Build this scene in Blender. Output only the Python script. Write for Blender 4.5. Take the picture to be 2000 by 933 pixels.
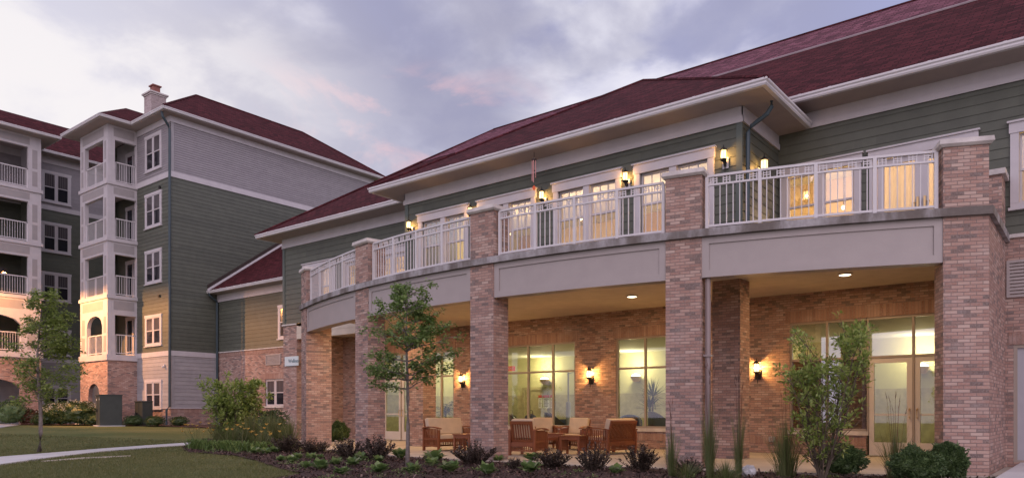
import bpy, bmesh, math, random
from math import sin, cos, pi, radians, sqrt, atan2, floor
from mathutils import Vector, Matrix, noise
random.seed(7)
SC = bpy.context.scene
COL = SC.collection
for o in list(bpy.data.objects): bpy.data.objects.remove(o)

# ---------------------------------------------------------------- camera, sky, sun, exposure
EYE = 1.05
CX, CY = 10.87, -12.63
FWD = Vector((-.6211, .7837, 0)); RGT = Vector((.7837, .6211, 0))
cd = bpy.data.cameras.new('camera'); cam = bpy.data.objects.new('camera', cd); COL.objects.link(cam)
cam.location = (CX, CY, EYE); cam.rotation_euler = (pi / 2, 0, atan2(.6211, .7837))
cd.sensor_width = 36; cd.lens = 36 * 1460 / 2000; cd.shift_y = (805 - 466.5) / 2000
cd.clip_start = .1; cd.clip_end = 2000
SC.camera = cam
SUN_EL, SUN_DIR = radians(30), Vector((.66, -.75, 0)).normalized()     # soft evening glow from behind the camera

W = bpy.data.worlds.new('World'); SC.world = W; W.use_nodes = True
def sky_nodes():
    nt = W.node_tree; N = nt.nodes; L = nt.links; N.clear()
    def nd(t, **k):
        n = N.new(t)
        for a, b in k.items(): setattr(n, a, b)
        return n
    def math_(op, a, b=None, clamp=False):
        n = nd('ShaderNodeMath', operation=op, use_clamp=clamp)
        for i, v in enumerate((a, b)):
            if v is None: continue
            if hasattr(v, 'links'): L.new(v, n.inputs[i])
            else: n.inputs[i].default_value = v
        return n.outputs[0]
    def mix(f, a, b):
        n = nd('ShaderNodeMix', data_type='RGBA')
        for s, v in ((n.inputs[0], f), (n.inputs[6], a), (n.inputs[7], b)):
            if hasattr(v, 'links'): L.new(v, s)
            else: s.default_value = v if not isinstance(v, tuple) else (*v, 1)
        return n.outputs[2]
    tc = nd('ShaderNodeTexCoord'); d = tc.outputs['Generated']
    sep = nd('ShaderNodeSeparateXYZ'); L.new(d, sep.inputs[0])
    zc = math_('MAXIMUM', sep.outputs[2], 0.0)
    den = math_('ADD', zc, .22)
    px = math_('DIVIDE', sep.outputs[0], den); py = math_('DIVIDE', sep.outputs[1], den)
    cmb = nd('ShaderNodeCombineXYZ'); L.new(px, cmb.inputs[0]); L.new(py, cmb.inputs[1])
    def ns(scale, detail, rough, dist, off, vec=None):
        m = nd('ShaderNodeMapping'); L.new(vec or cmb.outputs[0], m.inputs[0]); m.inputs['Location'].default_value = off
        n = nd('ShaderNodeTexNoise'); L.new(m.outputs[0], n.inputs['Vector'])
        n.inputs['Scale'].default_value = scale; n.inputs['Detail'].default_value = detail
        n.inputs['Roughness'].default_value = rough; n.inputs['Distortion'].default_value = dist
        return n.outputs['Fac']
    def ramp(f, a, b):
        n = nd('ShaderNodeMapRange', interpolation_type='SMOOTHSTEP'); L.new(f, n.inputs[0])
        n.inputs[1].default_value = a; n.inputs[2].default_value = b
        return n.outputs[0]
    def dot(v):
        n = nd('ShaderNodeVectorMath', operation='DOT_PRODUCT'); L.new(d, n.inputs[0])
        n.inputs[1].default_value = Vector(v).normalized(); return n.outputs['Value']
    big = ns(1.5, 8, .5, .25, (3.1, 1.7, 0)); mid = ns(3.0, 8, .54, .25, (7.4, 2.2, 0)); dark = ns(1.15, 8, .52, .3, (1.2, 8.3, 0)); fine = ns(6.5, 7, .55, .2, (2.2, 9.1, 0))
    base = mix(ramp(mid, .44, .58), (.41, .43, .69), (.74, .725, .89))               # lilac gaps and pale cloud
    base = mix(math_('MULTIPLY', ramp(big, .47, .60), ramp(fine, .30, .62)), base, (.90, .88, .98))   # bright puffs
    bank = ramp(dot((-.58, .68, .50)), .88, .99)                                    # heavy grey-violet bank overhead
    greyf = math_('MULTIPLY', ramp(dark, .40, .56), math_('ADD', math_('MULTIPLY', bank, .75), math_('MULTIPLY', ramp(sep.outputs[2], .25, .5), .12)), True)
    base = mix(greyf, base, (.37, .36, .50))
    base = mix(math_('MULTIPLY', bank, math_('MULTIPLY', ramp(mid, .60, .42), .55)), base, (.39, .38, .52))
    pinkn = ramp(ns(2.6, 8, .6, .9, (4.4, 5.1, 0)), .47, .60)
    pinkz = math_('MULTIPLY', ramp(dot((-.75, .68, .40)), .972, .998), math_('MULTIPLY', pinkn, ramp(sep.outputs[2], .43, .385)))
    base = mix(math_('MULTIPLY', pinkz, .55), base, (.92, .58, .62))
    low = ramp(sep.outputs[2], .24, .04)
    base = mix(math_('MULTIPLY', low, .4), base, (.84, .72, .86))
    glow = ramp(dot((-1.104, .33, .24)), .87, .995)                                  # white western light
    base = mix(math_('MULTIPLY', glow, math_('ADD', .62, math_('MULTIPLY', ramp(mid, .38, .58), .38))), base, (1.0, .95, .955))
    behind = ramp(dot((.60, -.8, .40)), .10, .95)                                   # the bright half of the dome behind the camera
    base = mix(math_('MULTIPLY', behind, .9), base, (1.30, 1.10, 1.31))
    sk = nd('ShaderNodeTexSky', sky_type='NISHITA'); sk.sun_disc = False
    sk.sun_elevation = SUN_EL; sk.sun_rotation = atan2(SUN_DIR.x, SUN_DIR.y)
    b1 = nd('ShaderNodeBackground'); L.new(base, b1.inputs[0]); b1.inputs[1].default_value = .93
    b2 = nd('ShaderNodeBackground'); L.new(sk.outputs[0], b2.inputs[0]); b2.inputs[1].default_value = .006
    add = nd('ShaderNodeAddShader'); L.new(b1.outputs[0], add.inputs[0]); L.new(b2.outputs[0], add.inputs[1])
    out = nd('ShaderNodeOutputWorld'); L.new(add.outputs[0], out.inputs[0])
sky_nodes()
sl = bpy.data.lights.new('sun', 'SUN'); so = bpy.data.objects.new('sun', sl); COL.objects.link(so)
sl.energy = .5; sl.angle = radians(40); sl.color = (1, .88, .95)
so.rotation_euler = (-(SUN_DIR * cos(SUN_EL) + Vector((0, 0, sin(SUN_EL))))).to_track_quat('-Z', 'Y').to_euler()
SC.view_settings.view_transform = 'Standard'; SC.view_settings.look = 'None'
SC.view_settings.gamma = 1; SC.view_settings.exposure = 0.0; SC.view_settings.use_curve_mapping = False
SC.render.engine = 'CYCLES'
cy = SC.cycles
cy.use_denoising = True; cy.max_bounces = 7; cy.diffuse_bounces = 4; cy.glossy_bounces = 3; cy.transparent_max_bounces = 12
cy.caustics_reflective = False; cy.caustics_refractive = False; cy.sample_clamp_indirect = 4; cy.use_light_tree = True
try: cy.denoiser = 'OPENIMAGEDENOISE'
except Exception: pass

# ---------------------------------------------------------------- surveying helpers: photo bearing -> real place
def bearing(u):
    s = (u - 1000) / 1460.0
    return FWD + RGT * s
def spot(u, Y, z=0.0):
    d = bearing(u); return Vector((CX + d.x * Y, CY + d.y * Y, z))
def ground_z(x, y):
    t = min(1, max(0, (-12.5 - x) / 13.0)); t = t * t * (3 - 2 * t)
    return -.05 + .45 * t
def on_ground(u, v):
    Y = 20.0
    for i in range(12):
        p = spot(u, Y); Y = (EYE - ground_z(p.x, p.y)) * 1460 / (v - 805)
    p = spot(u, Y); p.z = ground_z(p.x, p.y); return p

# ---------------------------------------------------------------- materials
MATS = {}
def newmat(name):
    m = bpy.data.materials.new(name); m.use_nodes = True; nt = m.node_tree
    b = nt.nodes.get('Principled BSDF'); MATS[name] = m
    return m, nt, b
def nn(nt, t, **k):
    n = nt.nodes.new(t)
    for a, b in k.items(): setattr(n, a, b)
    return n
def setin(nt, s, v):
    if hasattr(v, 'links'): nt.links.new(v, s)
    elif isinstance(v, tuple) and len(v) == 3 and s.type == 'RGBA': s.default_value = (*v, 1)
    else: s.default_value = v
def mixc(nt, f, a, b, mode='MIX'):
    n = nn(nt, 'ShaderNodeMix', data_type='RGBA', blend_type=mode)
    setin(nt, n.inputs[0], f); setin(nt, n.inputs[6], a); setin(nt, n.inputs[7], b); return n.outputs[2]
def noisef(nt, vec, scale, detail=4, rough=.55, dist=0.0):
    n = nn(nt, 'ShaderNodeTexNoise')
    if vec is not None: nt.links.new(vec, n.inputs['Vector'])
    n.inputs['Scale'].default_value = scale; n.inputs['Detail'].default_value = detail
    n.inputs['Roughness'].default_value = rough; n.inputs['Distortion'].default_value = dist
    return n.outputs['Fac']
def mrange(nt, f, a, b, c=0.0, d=1.0):
    n = nn(nt, 'ShaderNodeMapRange', interpolation_type='SMOOTHSTEP'); nt.links.new(f, n.inputs[0])
    for i, v in zip((1, 2, 3, 4), (a, b, c, d)): n.inputs[i].default_value = v
    return n.outputs[0]
def cramp(nt, f, stops, interp='LINEAR'):
    n = nn(nt, 'ShaderNodeValToRGB'); cr = n.color_ramp; cr.interpolation = interp
    while len(cr.elements) < len(stops): cr.elements.new(.5)
    for e, (p, c) in zip(cr.elements, stops): e.position = p; e.color = (*c, 1)
    nt.links.new(f, n.inputs[0]); return n.outputs[0]
def bump(nt, b, h, dist=.01, strength=.5):
    n = nn(nt, 'ShaderNodeBump'); nt.links.new(h, n.inputs['Height'])
    n.inputs['Distance'].default_value = dist; n.inputs['Strength'].default_value = strength
    nt.links.new(n.outputs[0], b.inputs['Normal'])
def uvof(nt): return nn(nt, 'ShaderNodeTexCoord').outputs['UV']
def objof(nt): return nn(nt, 'ShaderNodeNewGeometry').outputs['Position']

def paint(name, col, rough=.5, var=.10, scale=3.0, spec=.4, metal=0.0, dirt=None, boards=0.0):
    m, nt, b = newmat(name); P = objof(nt)
    n1 = noisef(nt, P, scale, 5); n2 = noisef(nt, P, scale * 14, 3)
    c = mixc(nt, mrange(nt, n1, .3, .7), tuple(x * (1 - var) for x in col), tuple(min(1, x * (1 + var * .6)) for x in col))
    c = mixc(nt, mrange(nt, n2, .35, .75, 0, .35), c, tuple(x * (1 - var * 1.4) for x in col))
    if boards:
        g = nn(nt, 'ShaderNodeNewGeometry').outputs['Random Per Island']
        c = mixc(nt, 1.0, c, cramp(nt, g, [(0, (1 - boards,) * 3), (1, (1 + boards * .5, 1 + boards * .5, 1 + boards * .4))]), 'MULTIPLY')
    if dirt: c = mixc(nt, mrange(nt, noisef(nt, P, .9, 8, .65), .52, .75, 0, .5), c, dirt)
    nt.links.new(c, b.inputs['Base Color']); b.inputs['Roughness'].default_value = rough
    b.inputs['Specular IOR Level'].default_value = spec; b.inputs['Metallic'].default_value = metal
    bump(nt, b, n2, .003, .25)
    return m
def brick(name, stops, mortar, w=.190, h=.060, ms=.0065):
    m, nt, b = newmat(name); U = uvof(nt)
    t = nn(nt, 'ShaderNodeTexBrick'); nt.links.new(U, t.inputs['Vector'])
    t.offset = .5; t.squash = 1
    t.inputs['Scale'].default_value = 1; t.inputs['Brick Width'].default_value = w; t.inputs['Row Height'].default_value = h
    t.inputs['Mortar Size'].default_value = ms; t.inputs['Mortar Smooth'].default_value = .25; t.inputs['Bias'].default_value = 0
    t.inputs['Color1'].default_value = (0, 0, 0, 1); t.inputs['Color2'].default_value = (1, 1, 1, 1); t.inputs['Mortar'].default_value = (.5, .5, .5, 1)
    c = cramp(nt, t.outputs['Color'], stops, 'LINEAR')
    fine = noisef(nt, U, 34, 4, .65); big = noisef(nt, U, .7, 4)
    c = mixc(nt, mrange(nt, fine, .3, .75, 0, .45), c, (.50, .42, .40))
    c = mixc(nt, mrange(nt, big, .35, .7, 0, .25), c, (.20, .11, .09))
    c = mixc(nt, mrange(nt, noisef(nt, objof(nt), 1.5, 8, .66), .50, .72, 0, .38), c, (.52, .45, .42))
    c = mixc(nt, t.outputs['Fac'], c, mortar)
    nt.links.new(c, b.inputs['Base Color']); b.inputs['Roughness'].default_value = .9; b.inputs['Specular IOR Level'].default_value = .2
    inv = nn(nt, 'ShaderNodeMath', operation='MULTIPLY_ADD'); nt.links.new(t.outputs['Fac'], inv.inputs[0]); inv.inputs[1].default_value = -1
    nt.links.new(fine, inv.inputs[2]); bump(nt, b, inv.outputs[0], .008, .7)
    return m
BR = [(0, (.15, .11, .097)), (.13, (.215, .145, .12)), (.24, (.345, .19, .145)), (.5, (.43, .245, .19)), (.78, (.49, .31, .245)), (1, (.58, .42, .345))]
brick('brick', BR, (.25, .19, .17))
brick('pale_brick', [(0, (.33, .26, .25)), (.5, (.46, .37, .36)), (1, (.56, .47, .46))], (.46, .42, .41))
brick('soldier_brick', [(0, (.26, .13, .09)), (.5, (.34, .18, .13)), (1, (.42, .25, .18))], (.30, .22, .19), w=.068, h=1.0)
def roofmat(name, k, tint):
    m, nt, b = newmat(name); U = uvof(nt)
    t = nn(nt, 'ShaderNodeTexBrick'); nt.links.new(U, t.inputs['Vector']); t.offset = .37
    for a, v in (('Scale', 1), ('Brick Width', .26), ('Row Height', .135), ('Mortar Size', .012), ('Mortar Smooth', .3)): t.inputs[a].default_value = v
    t.inputs['Color1'].default_value = (0, 0, 0, 1); t.inputs['Color2'].default_value = (1, 1, 1, 1); t.inputs['Mortar'].default_value = (0, 0, 0, 1)
    c = cramp(nt, t.outputs['Color'], [(0, tuple(x * .5 for x in tint)), (.4, tint), (.75, tuple(x * 1.3 for x in tint)), (1, tuple(x * 1.75 for x in tint))])
    c = mixc(nt, t.outputs['Fac'], c, tuple(x * .3 for x in tint))
    c = mixc(nt, mrange(nt, noisef(nt, U, .8, 6), .35, .7, 0, .25), c, tuple(x * .6 for x in tint))
    c = mixc(nt, mrange(nt, noisef(nt, U, 60, 3), .4, .8, 0, .4), c, tuple(min(1, x * 1.6) for x in tint))
    nt.links.new(c, b.inputs['Base Color']); b.inputs['Roughness'].default_value = .9; b.inputs['Specular IOR Level'].default_value = .12
    bump(nt, b, t.outputs['Color'], .02, .8); return m
roofmat('roof_shingle', 1, (.066, .0155, .0185)); roofmat('sky_glare_shingle', 1, (.15, .06, .078))  # upper slope's shingle is paler and pinker: sky glare put into its colour
paint('white_trim', (.55, .515, .53), .45, .06); paint('taupe_trim', (.395, .345, .33), .5, .04); paint('inset_panel', (.36, .33, .33), .55, .06)
paint('green_siding', (.108, .115, .091), .55, .10, boards=.13); paint('mauve_siding', (.31, .285, .30), .55, .07, boards=.06); paint('grey_siding', (.37, .35, .36), .55, .08, boards=.10); paint('green_corner', (.10, .12, .105), .5, .08)
paint('soffit_paint', (.40, .33, .31), .6, .06); paint('ceiling_paint', (.60, .53, .44), .7, .08)
paint('teal_metal', (.05, .075, .088), .4, .08); paint('taupe_metal', (.30, .235, .225), .4, .06)
paint('bronze_frame', (.36, .30, .25), .4, .05); paint('door_white', (.66, .60, .55), .45, .05); paint('door_grey', (.42, .41, .44), .5, .05)
paint('rail_white', (.63, .60, .61), .4, .04); paint('stone_cap', (.62, .57, .54), .75, .18, 4, dirt=(.30, .27, .25))
 
paint('black_iron', (.02, .017, .016), .45, .1); paint('brass', (.65, .45, .22), .3, .1, metal=.9)
paint('room_yellow', (.56, .54, .31), .7, .05); paint('room_cream', (.66, .52, .36), .7, .05); paint('room_tile', (.42, .38, .22), .5, .18, 5)
paint('room_ceiling', (.70, .69, .58), .8, .04); paint('room_floor', (.34, .30, .24), .6, .1); paint('room_tan', (.50, .33, .20), .7, .1)
paint('dark_leather', (.05, .035, .03), .4, .15); paint('blue_cloth', (.05, .08, .16), .7, .2); paint('paper', (.75, .74, .68), .7, .05); paint('red_paint', (.5, .05, .03), .6, .1)
paint('transformer_green', (.05, .058, .052), .55, .12); paint('terracotta', (.27, .10, .08), .7, .15); paint('copper_tube', (.55, .28, .26), .35, .08, metal=.6)
paint('orange_paint', (.75, .12, .03), .5, .1); paint('sign_blue', (.62, .72, .74), .5, .06); paint('sign_ink', (.10, .16, .18), .6, .1)
paint('white_rock', (.55, .54, .55), .9, .3, 12); paint('cushion', (.64, .51, .37), .9, .08, 5); paint('galvanised', (.35, .35, .36), .5, .1)
paint('curtain', (.72, .62, .46), .8, .06); paint('dull_flashing', (.42, .34, .36), .5, .08); paint('blind', (.42, .37, .36), .7, .1)
m, nt, b = newmat('teak'); P = nn(nt, 'ShaderNodeTexCoord').outputs['Object']
mp = nn(nt, 'ShaderNodeMapping'); nt.links.new(P, mp.inputs[0]); mp.inputs['Scale'].default_value = (30, 30, 4)
c = mixc(nt, noisef(nt, mp.outputs[0], 1.2, 5), (.16, .045, .018), (.29, .10, .04)); nt.links.new(c, b.inputs['Base Color']); b.inputs['Roughness'].default_value = .42
m, nt, b = newmat('band_stone'); P = objof(nt)
mp = nn(nt, 'ShaderNodeMapping'); nt.links.new(P, mp.inputs[0]); mp.inputs['Scale'].default_value = (1, 1, .35)
c = mixc(nt, mrange(nt, noisef(nt, mp.outputs[0], 1.6, 7, .62), .40, .66), (.14, .118, .105), (.42, .40, .41))
c = mixc(nt, mrange(nt, noisef(nt, P, 14, 4), .35, .75, 0, .45), c, (.19, .16, .145)); nt.links.new(c, b.inputs['Base Color']); b.inputs['Roughness'].default_value = .85; bump(nt, b, noisef(nt, P, 30, 4), .004, .4)
# concrete
def concrete(name, a, c2, crack=True):
    m, nt, b = newmat(name); P = objof(nt)
    n1 = noisef(nt, P, 1.1, 8, .6); n2 = noisef(nt, P, 40, 4)
    c = mixc(nt, mrange(nt, n1, .3, .7), a, c2); c = mixc(nt, mrange(nt, n2, .4, .8, 0, .3), c, tuple(x * .7 for x in a))
    nt.links.new(c, b.inputs['Base Color']); b.inputs['Roughness'].default_value = .85; bump(nt, b, n2, .003, .3)
concrete('patio_concrete', (.42, .36, .30), (.52, .45, .37)); concrete('path_concrete', (.50, .48, .48), (.60, .58, .57))
m, nt, b = newmat('lawn_grass'); P = objof(nt)
mp = nn(nt, 'ShaderNodeMapping'); nt.links.new(P, mp.inputs[0]); mp.inputs['Scale'].default_value = (1, .35, 1); mp.inputs['Rotation'].default_value = (0, 0, .5)
c = mixc(nt, mrange(nt, noisef(nt, mp.outputs[0], .55, 6, .6), .35, .68), (.105, .132, .045), (.195, .192, .076))
c = mixc(nt, mrange(nt, noisef(nt, P, 9, 6, .7), .35, .7, 0, .6), c, (.10, .118, .04))
c = mixc(nt, mrange(nt, noisef(nt, P, 55, 3), .45, .8, 0, .7), c, (.17, .155, .07))
nt.links.new(c, b.inputs['Base Color']); b.inputs['Roughness'].default_value = .9; b.inputs['Specular IOR Level'].default_value = .15; bump(nt, b, noisef(nt, P, 45, 4, .7), .03, .9)
m, nt, b = newmat('mulch'); P = objof(nt)
g = nn(nt, 'ShaderNodeNewGeometry').outputs['Random Per Island']
c = mixc(nt, noisef(nt, P, 26, 5, .7), (.030, .017, .015), (.10, .055, .046)); nt.links.new(c, b.inputs['Base Color']); b.inputs['Roughness'].default_value = .95
bump(nt, b, noisef(nt, P, 30, 5, .75), .03, 1.0)
m, nt, b = newmat('mulch_chips'); g = nn(nt, 'ShaderNodeNewGeometry').outputs['Random Per Island']
nt.links.new(cramp(nt, g, [(0, (.022, .012, .010)), (.55, (.070, .038, .031)), (.93, (.13, .072, .056)), (1, (.24, .17, .14))]), b.inputs['Base Color']); b.inputs['Roughness'].default_value = .95
def leafmat(name, stops, trans=.48):
    m, nt, b = newmat(name); nt.nodes.remove(b)
    g = nn(nt, 'ShaderNodeNewGeometry').outputs['Random Per Island']
    c = cramp(nt, g, stops)
    d = nn(nt, 'ShaderNodeBsdfDiffuse'); t = nn(nt, 'ShaderNodeBsdfTranslucent'); gl = nn(nt, 'ShaderNodeBsdfGlossy'); gl.inputs['Roughness'].default_value = .45
    nt.links.new(c, d.inputs[0]); nt.links.new(c, t.inputs[0]); gl.inputs[0].default_value = (.8, .8, .85, 1)
    m1 = nn(nt, 'ShaderNodeMixShader'); m1.inputs[0].default_value = trans; nt.links.new(d.outputs[0], m1.inputs[1]); nt.links.new(t.outputs[0], m1.inputs[2])
    m2 = nn(nt, 'ShaderNodeMixShader'); m2.inputs[0].default_value = .035; nt.links.new(m1.outputs[0], m2.inputs[1]); nt.links.new(gl.outputs[0], m2.inputs[2])
    nt.links.new(m2.outputs[0], nt.nodes['Material Output'].inputs[0])
leafmat('maple_leaf', [(0, (.10, .17, .05)), (.5, (.21, .31, .09)), (1, (.34, .43, .16))])
leafmat('locust_leaf', [(0, (.14, .20, .05)), (.5, (.25, .32, .08)), (1, (.38, .43, .13))])
leafmat('light_leaf', [(0, (.16, .23, .055)), (.5, (.30, .39, .09)), (1, (.46, .52, .17))])
leafmat('box_leaf', [(0, (.04, .07, .026)), (.6, (.08, .135, .045)), (1, (.16, .23, .085))], .2)
leafmat('yew_leaf', [(0, (.03, .055, .016)), (.6, (.055, .09, .026)), (1, (.09, .125, .045))], .2)
leafmat('purple_leaf', [(0, (.05, .038, .033)), (.6, (.10, .075, .060)), (1, (.20, .15, .115))], .25)
leafmat('hosta_leaf', [(0, (.085, .155, .05)), (.55, (.18, .27, .085)), (.85, (.28, .37, .14)), (1, (.50, .52, .36))])
leafmat('grass_blade', [(0, (.10, .13, .045)), (.6, (.17, .21, .075)), (1, (.30, .27, .14))])
leafmat('lawn_blade', [(0, (.10, .12, .038)), (.6, (.165, .175, .06)), (1, (.25, .225, .10))])
leafmat('palm_leaf', [(0, (.02, .05, .02)), (1, (.06, .11, .04))])
leafmat('white_petal', [(0, (.45, .45, .36)), (1, (.75, .74, .66))]); leafmat('yellow_petal', [(0, (.75, .34, .05)), (.5, (.8, .55, .12)), (1, (.85, .66, .3))])
leafmat('red_foliage', [(0, (.08, .03, .02)), (1, (.22, .09, .05))])
paint('bark', (.20, .165, .15), .9, .3, 20); paint('stem', (.13, .10, .075), .9, .25, 20)
leafmat('sheer', [(0, (.70, .60, .44)), (1, (.70, .60, .44))], .6)
def glassmat(name, base, k, gain):
    m, nt, b = newmat(name); nt.nodes.remove(b)
    t = nn(nt, 'ShaderNodeBsdfTransparent'); t.inputs[0].default_value = (*base, 1)
    gl = nn(nt, 'ShaderNodeBsdfGlossy'); gl.inputs['Roughness'].default_value = .015; gl.inputs[0].default_value = (1, 1, 1, 1)
    f = nn(nt, 'ShaderNodeFresnel'); f.inputs[0].default_value = 1.5
    a = nn(nt, 'ShaderNodeMath', operation='MULTIPLY_ADD', use_clamp=True); nt.links.new(f.outputs[0], a.inputs[0]); a.inputs[1].default_value = gain; a.inputs[2].default_value = k
    mx = nn(nt, 'ShaderNodeMixShader'); nt.links.new(a.outputs[0], mx.inputs[0]); nt.links.new(t.outputs[0], mx.inputs[1]); nt.links.new(gl.outputs[0], mx.inputs[2])
    nt.links.new(mx.outputs[0], nt.nodes['Material Output'].inputs[0])
glassmat('clear_glass', (.93, .96, .92), .07, 1.6); glassmat('coated_glass', (.95, .95, .93), .26, 1.9)
m, nt, b = newmat('dark_glass'); b.inputs['Base Color'].default_value = (.022, .022, .028, 1); b.inputs['Roughness'].default_value = .06; b.inputs['Specular IOR Level'].default_value = .5
m, nt, b = newmat('curtain_glass'); U = uvof(nt); w = nn(nt, 'ShaderNodeTexWave'); nt.links.new(U, w.inputs[0]); w.inputs['Scale'].default_value = 2.6; w.inputs['Distortion'].default_value = 1.0
nt.links.new(mixc(nt, w.outputs['Fac'], (.05, .045, .05), (.13, .115, .12)), b.inputs['Base Color']); b.inputs['Roughness'].default_value = .12
def emit(name, col, s, through=0.0):
    m, nt, b = newmat(name); nt.nodes.remove(b)
    e = nn(nt, 'ShaderNodeEmission'); e.inputs[0].default_value = (*col, 1); e.inputs[1].default_value = s
    o = e.outputs[0]
    if through:
        t = nn(nt, 'ShaderNodeBsdfTransparent'); mx = nn(nt, 'ShaderNodeMixShader'); mx.inputs[0].default_value = through
        nt.links.new(o, mx.inputs[1]); nt.links.new(t.outputs[0], mx.inputs[2]); o = mx.outputs[0]
    nt.links.new(o, nt.nodes['Material Output'].inputs[0])
emit('lantern_glow', (1, .70, .30), 5, .5); emit('downlight_glow', (1, .80, .52), 5.0); emit('sconce_glow', (1, .92, .60), 6.0); emit('exit_red', (1, .16, .08), .55); emit('lamp_bulb', (1, .75, .4), 8.0)

# ---------------------------------------------------------------- mesh builder
class MB:
    def __init__(s, M=None): s.v = []; s.f = []; s.M = M; s.smooth = False
    def add(s, verts, faces):
        n = len(s.v)
        for p in verts:
            p = Vector(p); s.v.append(s.M @ p if s.M else p)
        s.f += [tuple(i + n for i in f) for f in faces]; return s
    def quad(s, a, b, c, d): return s.add((a, b, c, d), ((0, 1, 2, 3),))
    def box(s, x0, x1, y0, y1, z0, z1):
        return s.add([(x, y, z) for z in (z0, z1) for y in (y0, y1) for x in (x0, x1)],
                     ((0, 2, 3, 1), (4, 5, 7, 6), (0, 1, 5, 4), (2, 6, 7, 3), (0, 4, 6, 2), (1, 3, 7, 5)))
    def hexa(s, P): return s.add(P, ((0, 3, 2, 1), (4, 5, 6, 7), (0, 1, 5, 4), (1, 2, 6, 5), (2, 3, 7, 6), (3, 0, 4, 7)))
    def prism(s, poly, z0, z1):
        n = len(poly)
        return s.add([(x, y, z0) for x, y in poly] + [(x, y, z1) for x, y in poly],
                     [tuple(range(n - 1, -1, -1)), tuple(range(n, 2 * n))] + [(i, (i + 1) % n, n + (i + 1) % n, n + i) for i in range(n)])
    def tube(s, pts, r, n=6, caps=True):
        pts = [Vector(p) for p in pts]; rs = r if isinstance(r, (list, tuple)) else [r] * len(pts)
        V = []; up = Vector((0, 0, 1))
        for i, p in enumerate(pts):
            t = (pts[min(i + 1, len(pts) - 1)] - pts[max(i - 1, 0)]).normalized()
            a = t.cross(up)
            if a.length < .05: a = t.cross(Vector((1, 0, 0)))
            a.normalize(); b = a.cross(t)
            V += [p + (a * cos(k * 2 * pi / n) + b * sin(k * 2 * pi / n)) * rs[i] for k in range(n)]
        F = []
        for i in range(len(pts) - 1):
            F += [(i * n + k, i * n + (k + 1) % n, (i + 1) * n + (k + 1) % n, (i + 1) * n + k) for k in range(n)]
        if caps: F += [tuple(range(n - 1, -1, -1)), tuple(range((len(pts) - 1) * n, len(pts) * n))]
        return s.add(V, F)
    def lathe(s, prof, n=14, o=(0, 0, 0)):
        V = []; F = []
        for r, z in prof: V += [(o[0] + r * cos(k * 2 * pi / n), o[1] + r * sin(k * 2 * pi / n), o[2] + z) for k in range(n)]
        for i in range(len(prof) - 1): F += [(i * n + k, i * n + (k + 1) % n, (i + 1) * n + (k + 1) % n, (i + 1) * n + k) for k in range(n)]
        F += [tuple(range(n - 1, -1, -1)), tuple(range((len(prof) - 1) * n, len(prof) * n))]
        return s.add(V, F)
    def build(s, name, mat, parent=None, smooth=False, uv=True, bevel=0):
        off = OFF.get(parent.name, Vector()) if parent else Vector()
        me = bpy.data.meshes.new(name); me.from_pydata([v - off for v in s.v], [], s.f)
        me.materials.append(MATS[mat] if isinstance(mat, str) else mat)
        if uv and s.f:
            ul = me.uv_layers.new(name='UVMap'); data = [0.0] * (2 * len(me.loops))
            for p in me.polygons:
                n = p.normal
                if abs(n.z) > .985: t = Vector((1, 0, 0)); bb = Vector((0, 1, 0))
                else:
                    t = Vector((-n.y, n.x, 0)).normalized(); bb = n.cross(t)
                    if bb.z < 0: bb = -bb
                for li in p.loop_indices:
                    q = s.v[me.loops[li].vertex_index]
                    data[2 * li] = q.dot(t); data[2 * li + 1] = q.dot(bb)
            ul.data.foreach_set('uv', data)
        if smooth: me.polygons.foreach_set('use_smooth', [True] * len(me.polygons))
        o = bpy.data.objects.new(name, me); COL.objects.link(o)
        if parent: o.parent = parent; OFF[o.name] = OFF.get(parent.name, Vector())
        if bevel:
            md = o.modifiers.new('bevel', 'BEVEL'); md.width = bevel; md.segments = 2; md.limit_method = 'ANGLE'
        return o
OFF = {}
def tag(o, label=None, cat=None, group=None, kind=None):
    for k, v in (('label', label), ('category', cat), ('group', group), ('kind', kind)):
        if v: o[k] = v
    return o
def thing(name, label, cat, loc=(0, 0, 0), rot=0, group=None, world=False):
    o = bpy.data.objects.new(name, None); COL.objects.link(o); o.empty_display_size = .2
    o.location = loc; o.rotation_euler = (0, 0, rot); tag(o, label, cat, group)
    OFF[o.name] = Vector(loc) if world else Vector()
    return o
def dup(o, parent=None, deep=True):
    c = o.copy(); COL.objects.link(c)
    if parent: c.parent = parent
    if deep:
        for ch in list(o.children): dup(ch, c)
    return c
def lamp(kind, loc, power, col, parent=None, size=.1, rot=None, name='bulb'):
    l = bpy.data.lights.new(name, kind); l.energy = power; l.color = col
    if kind in ('POINT', 'SPOT'): l.shadow_soft_size = size
    if kind == 'AREA': l.shape = 'DISK'; l.size = size
    o = bpy.data.objects.new(name, l); COL.objects.link(o); o.location = loc
    if parent: o.parent = parent; o.location = Vector(loc) - OFF.get(parent.name, Vector())
    if rot: o.rotation_euler = rot
    return o
def in_frame(o):                                    # wall frames: (u along wall, d outward, z) -> place
    return o
def front(y): return lambda u, d, z: Vector((u, y - d, z))       # wall facing -y
def side(x): return lambda u, d, z: Vector((x + d, u, z))        # wall facing +x
def cells(u0, u1, z0, z1, holes, zs=()):
    us = sorted({u0, u1, *[h[0] for h in holes if u0 < h[0] < u1], *[h[1] for h in holes if u0 < h[1] < u1]})
    zz = sorted({z0, z1, *[h[2] for h in holes if z0 < h[2] < z1], *[h[3] for h in holes if z0 < h[3] < z1], *[z for z in zs if z0 < z < z1]})
    for a, b in zip(us, us[1:]):
        for c, d in zip(zz, zz[1:]):
            mu, mz = (a + b) / 2, (c + d) / 2
            if not any(h[0] < mu < h[1] and h[2] < mz < h[3] for h in holes): yield a, b, c, d
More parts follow.
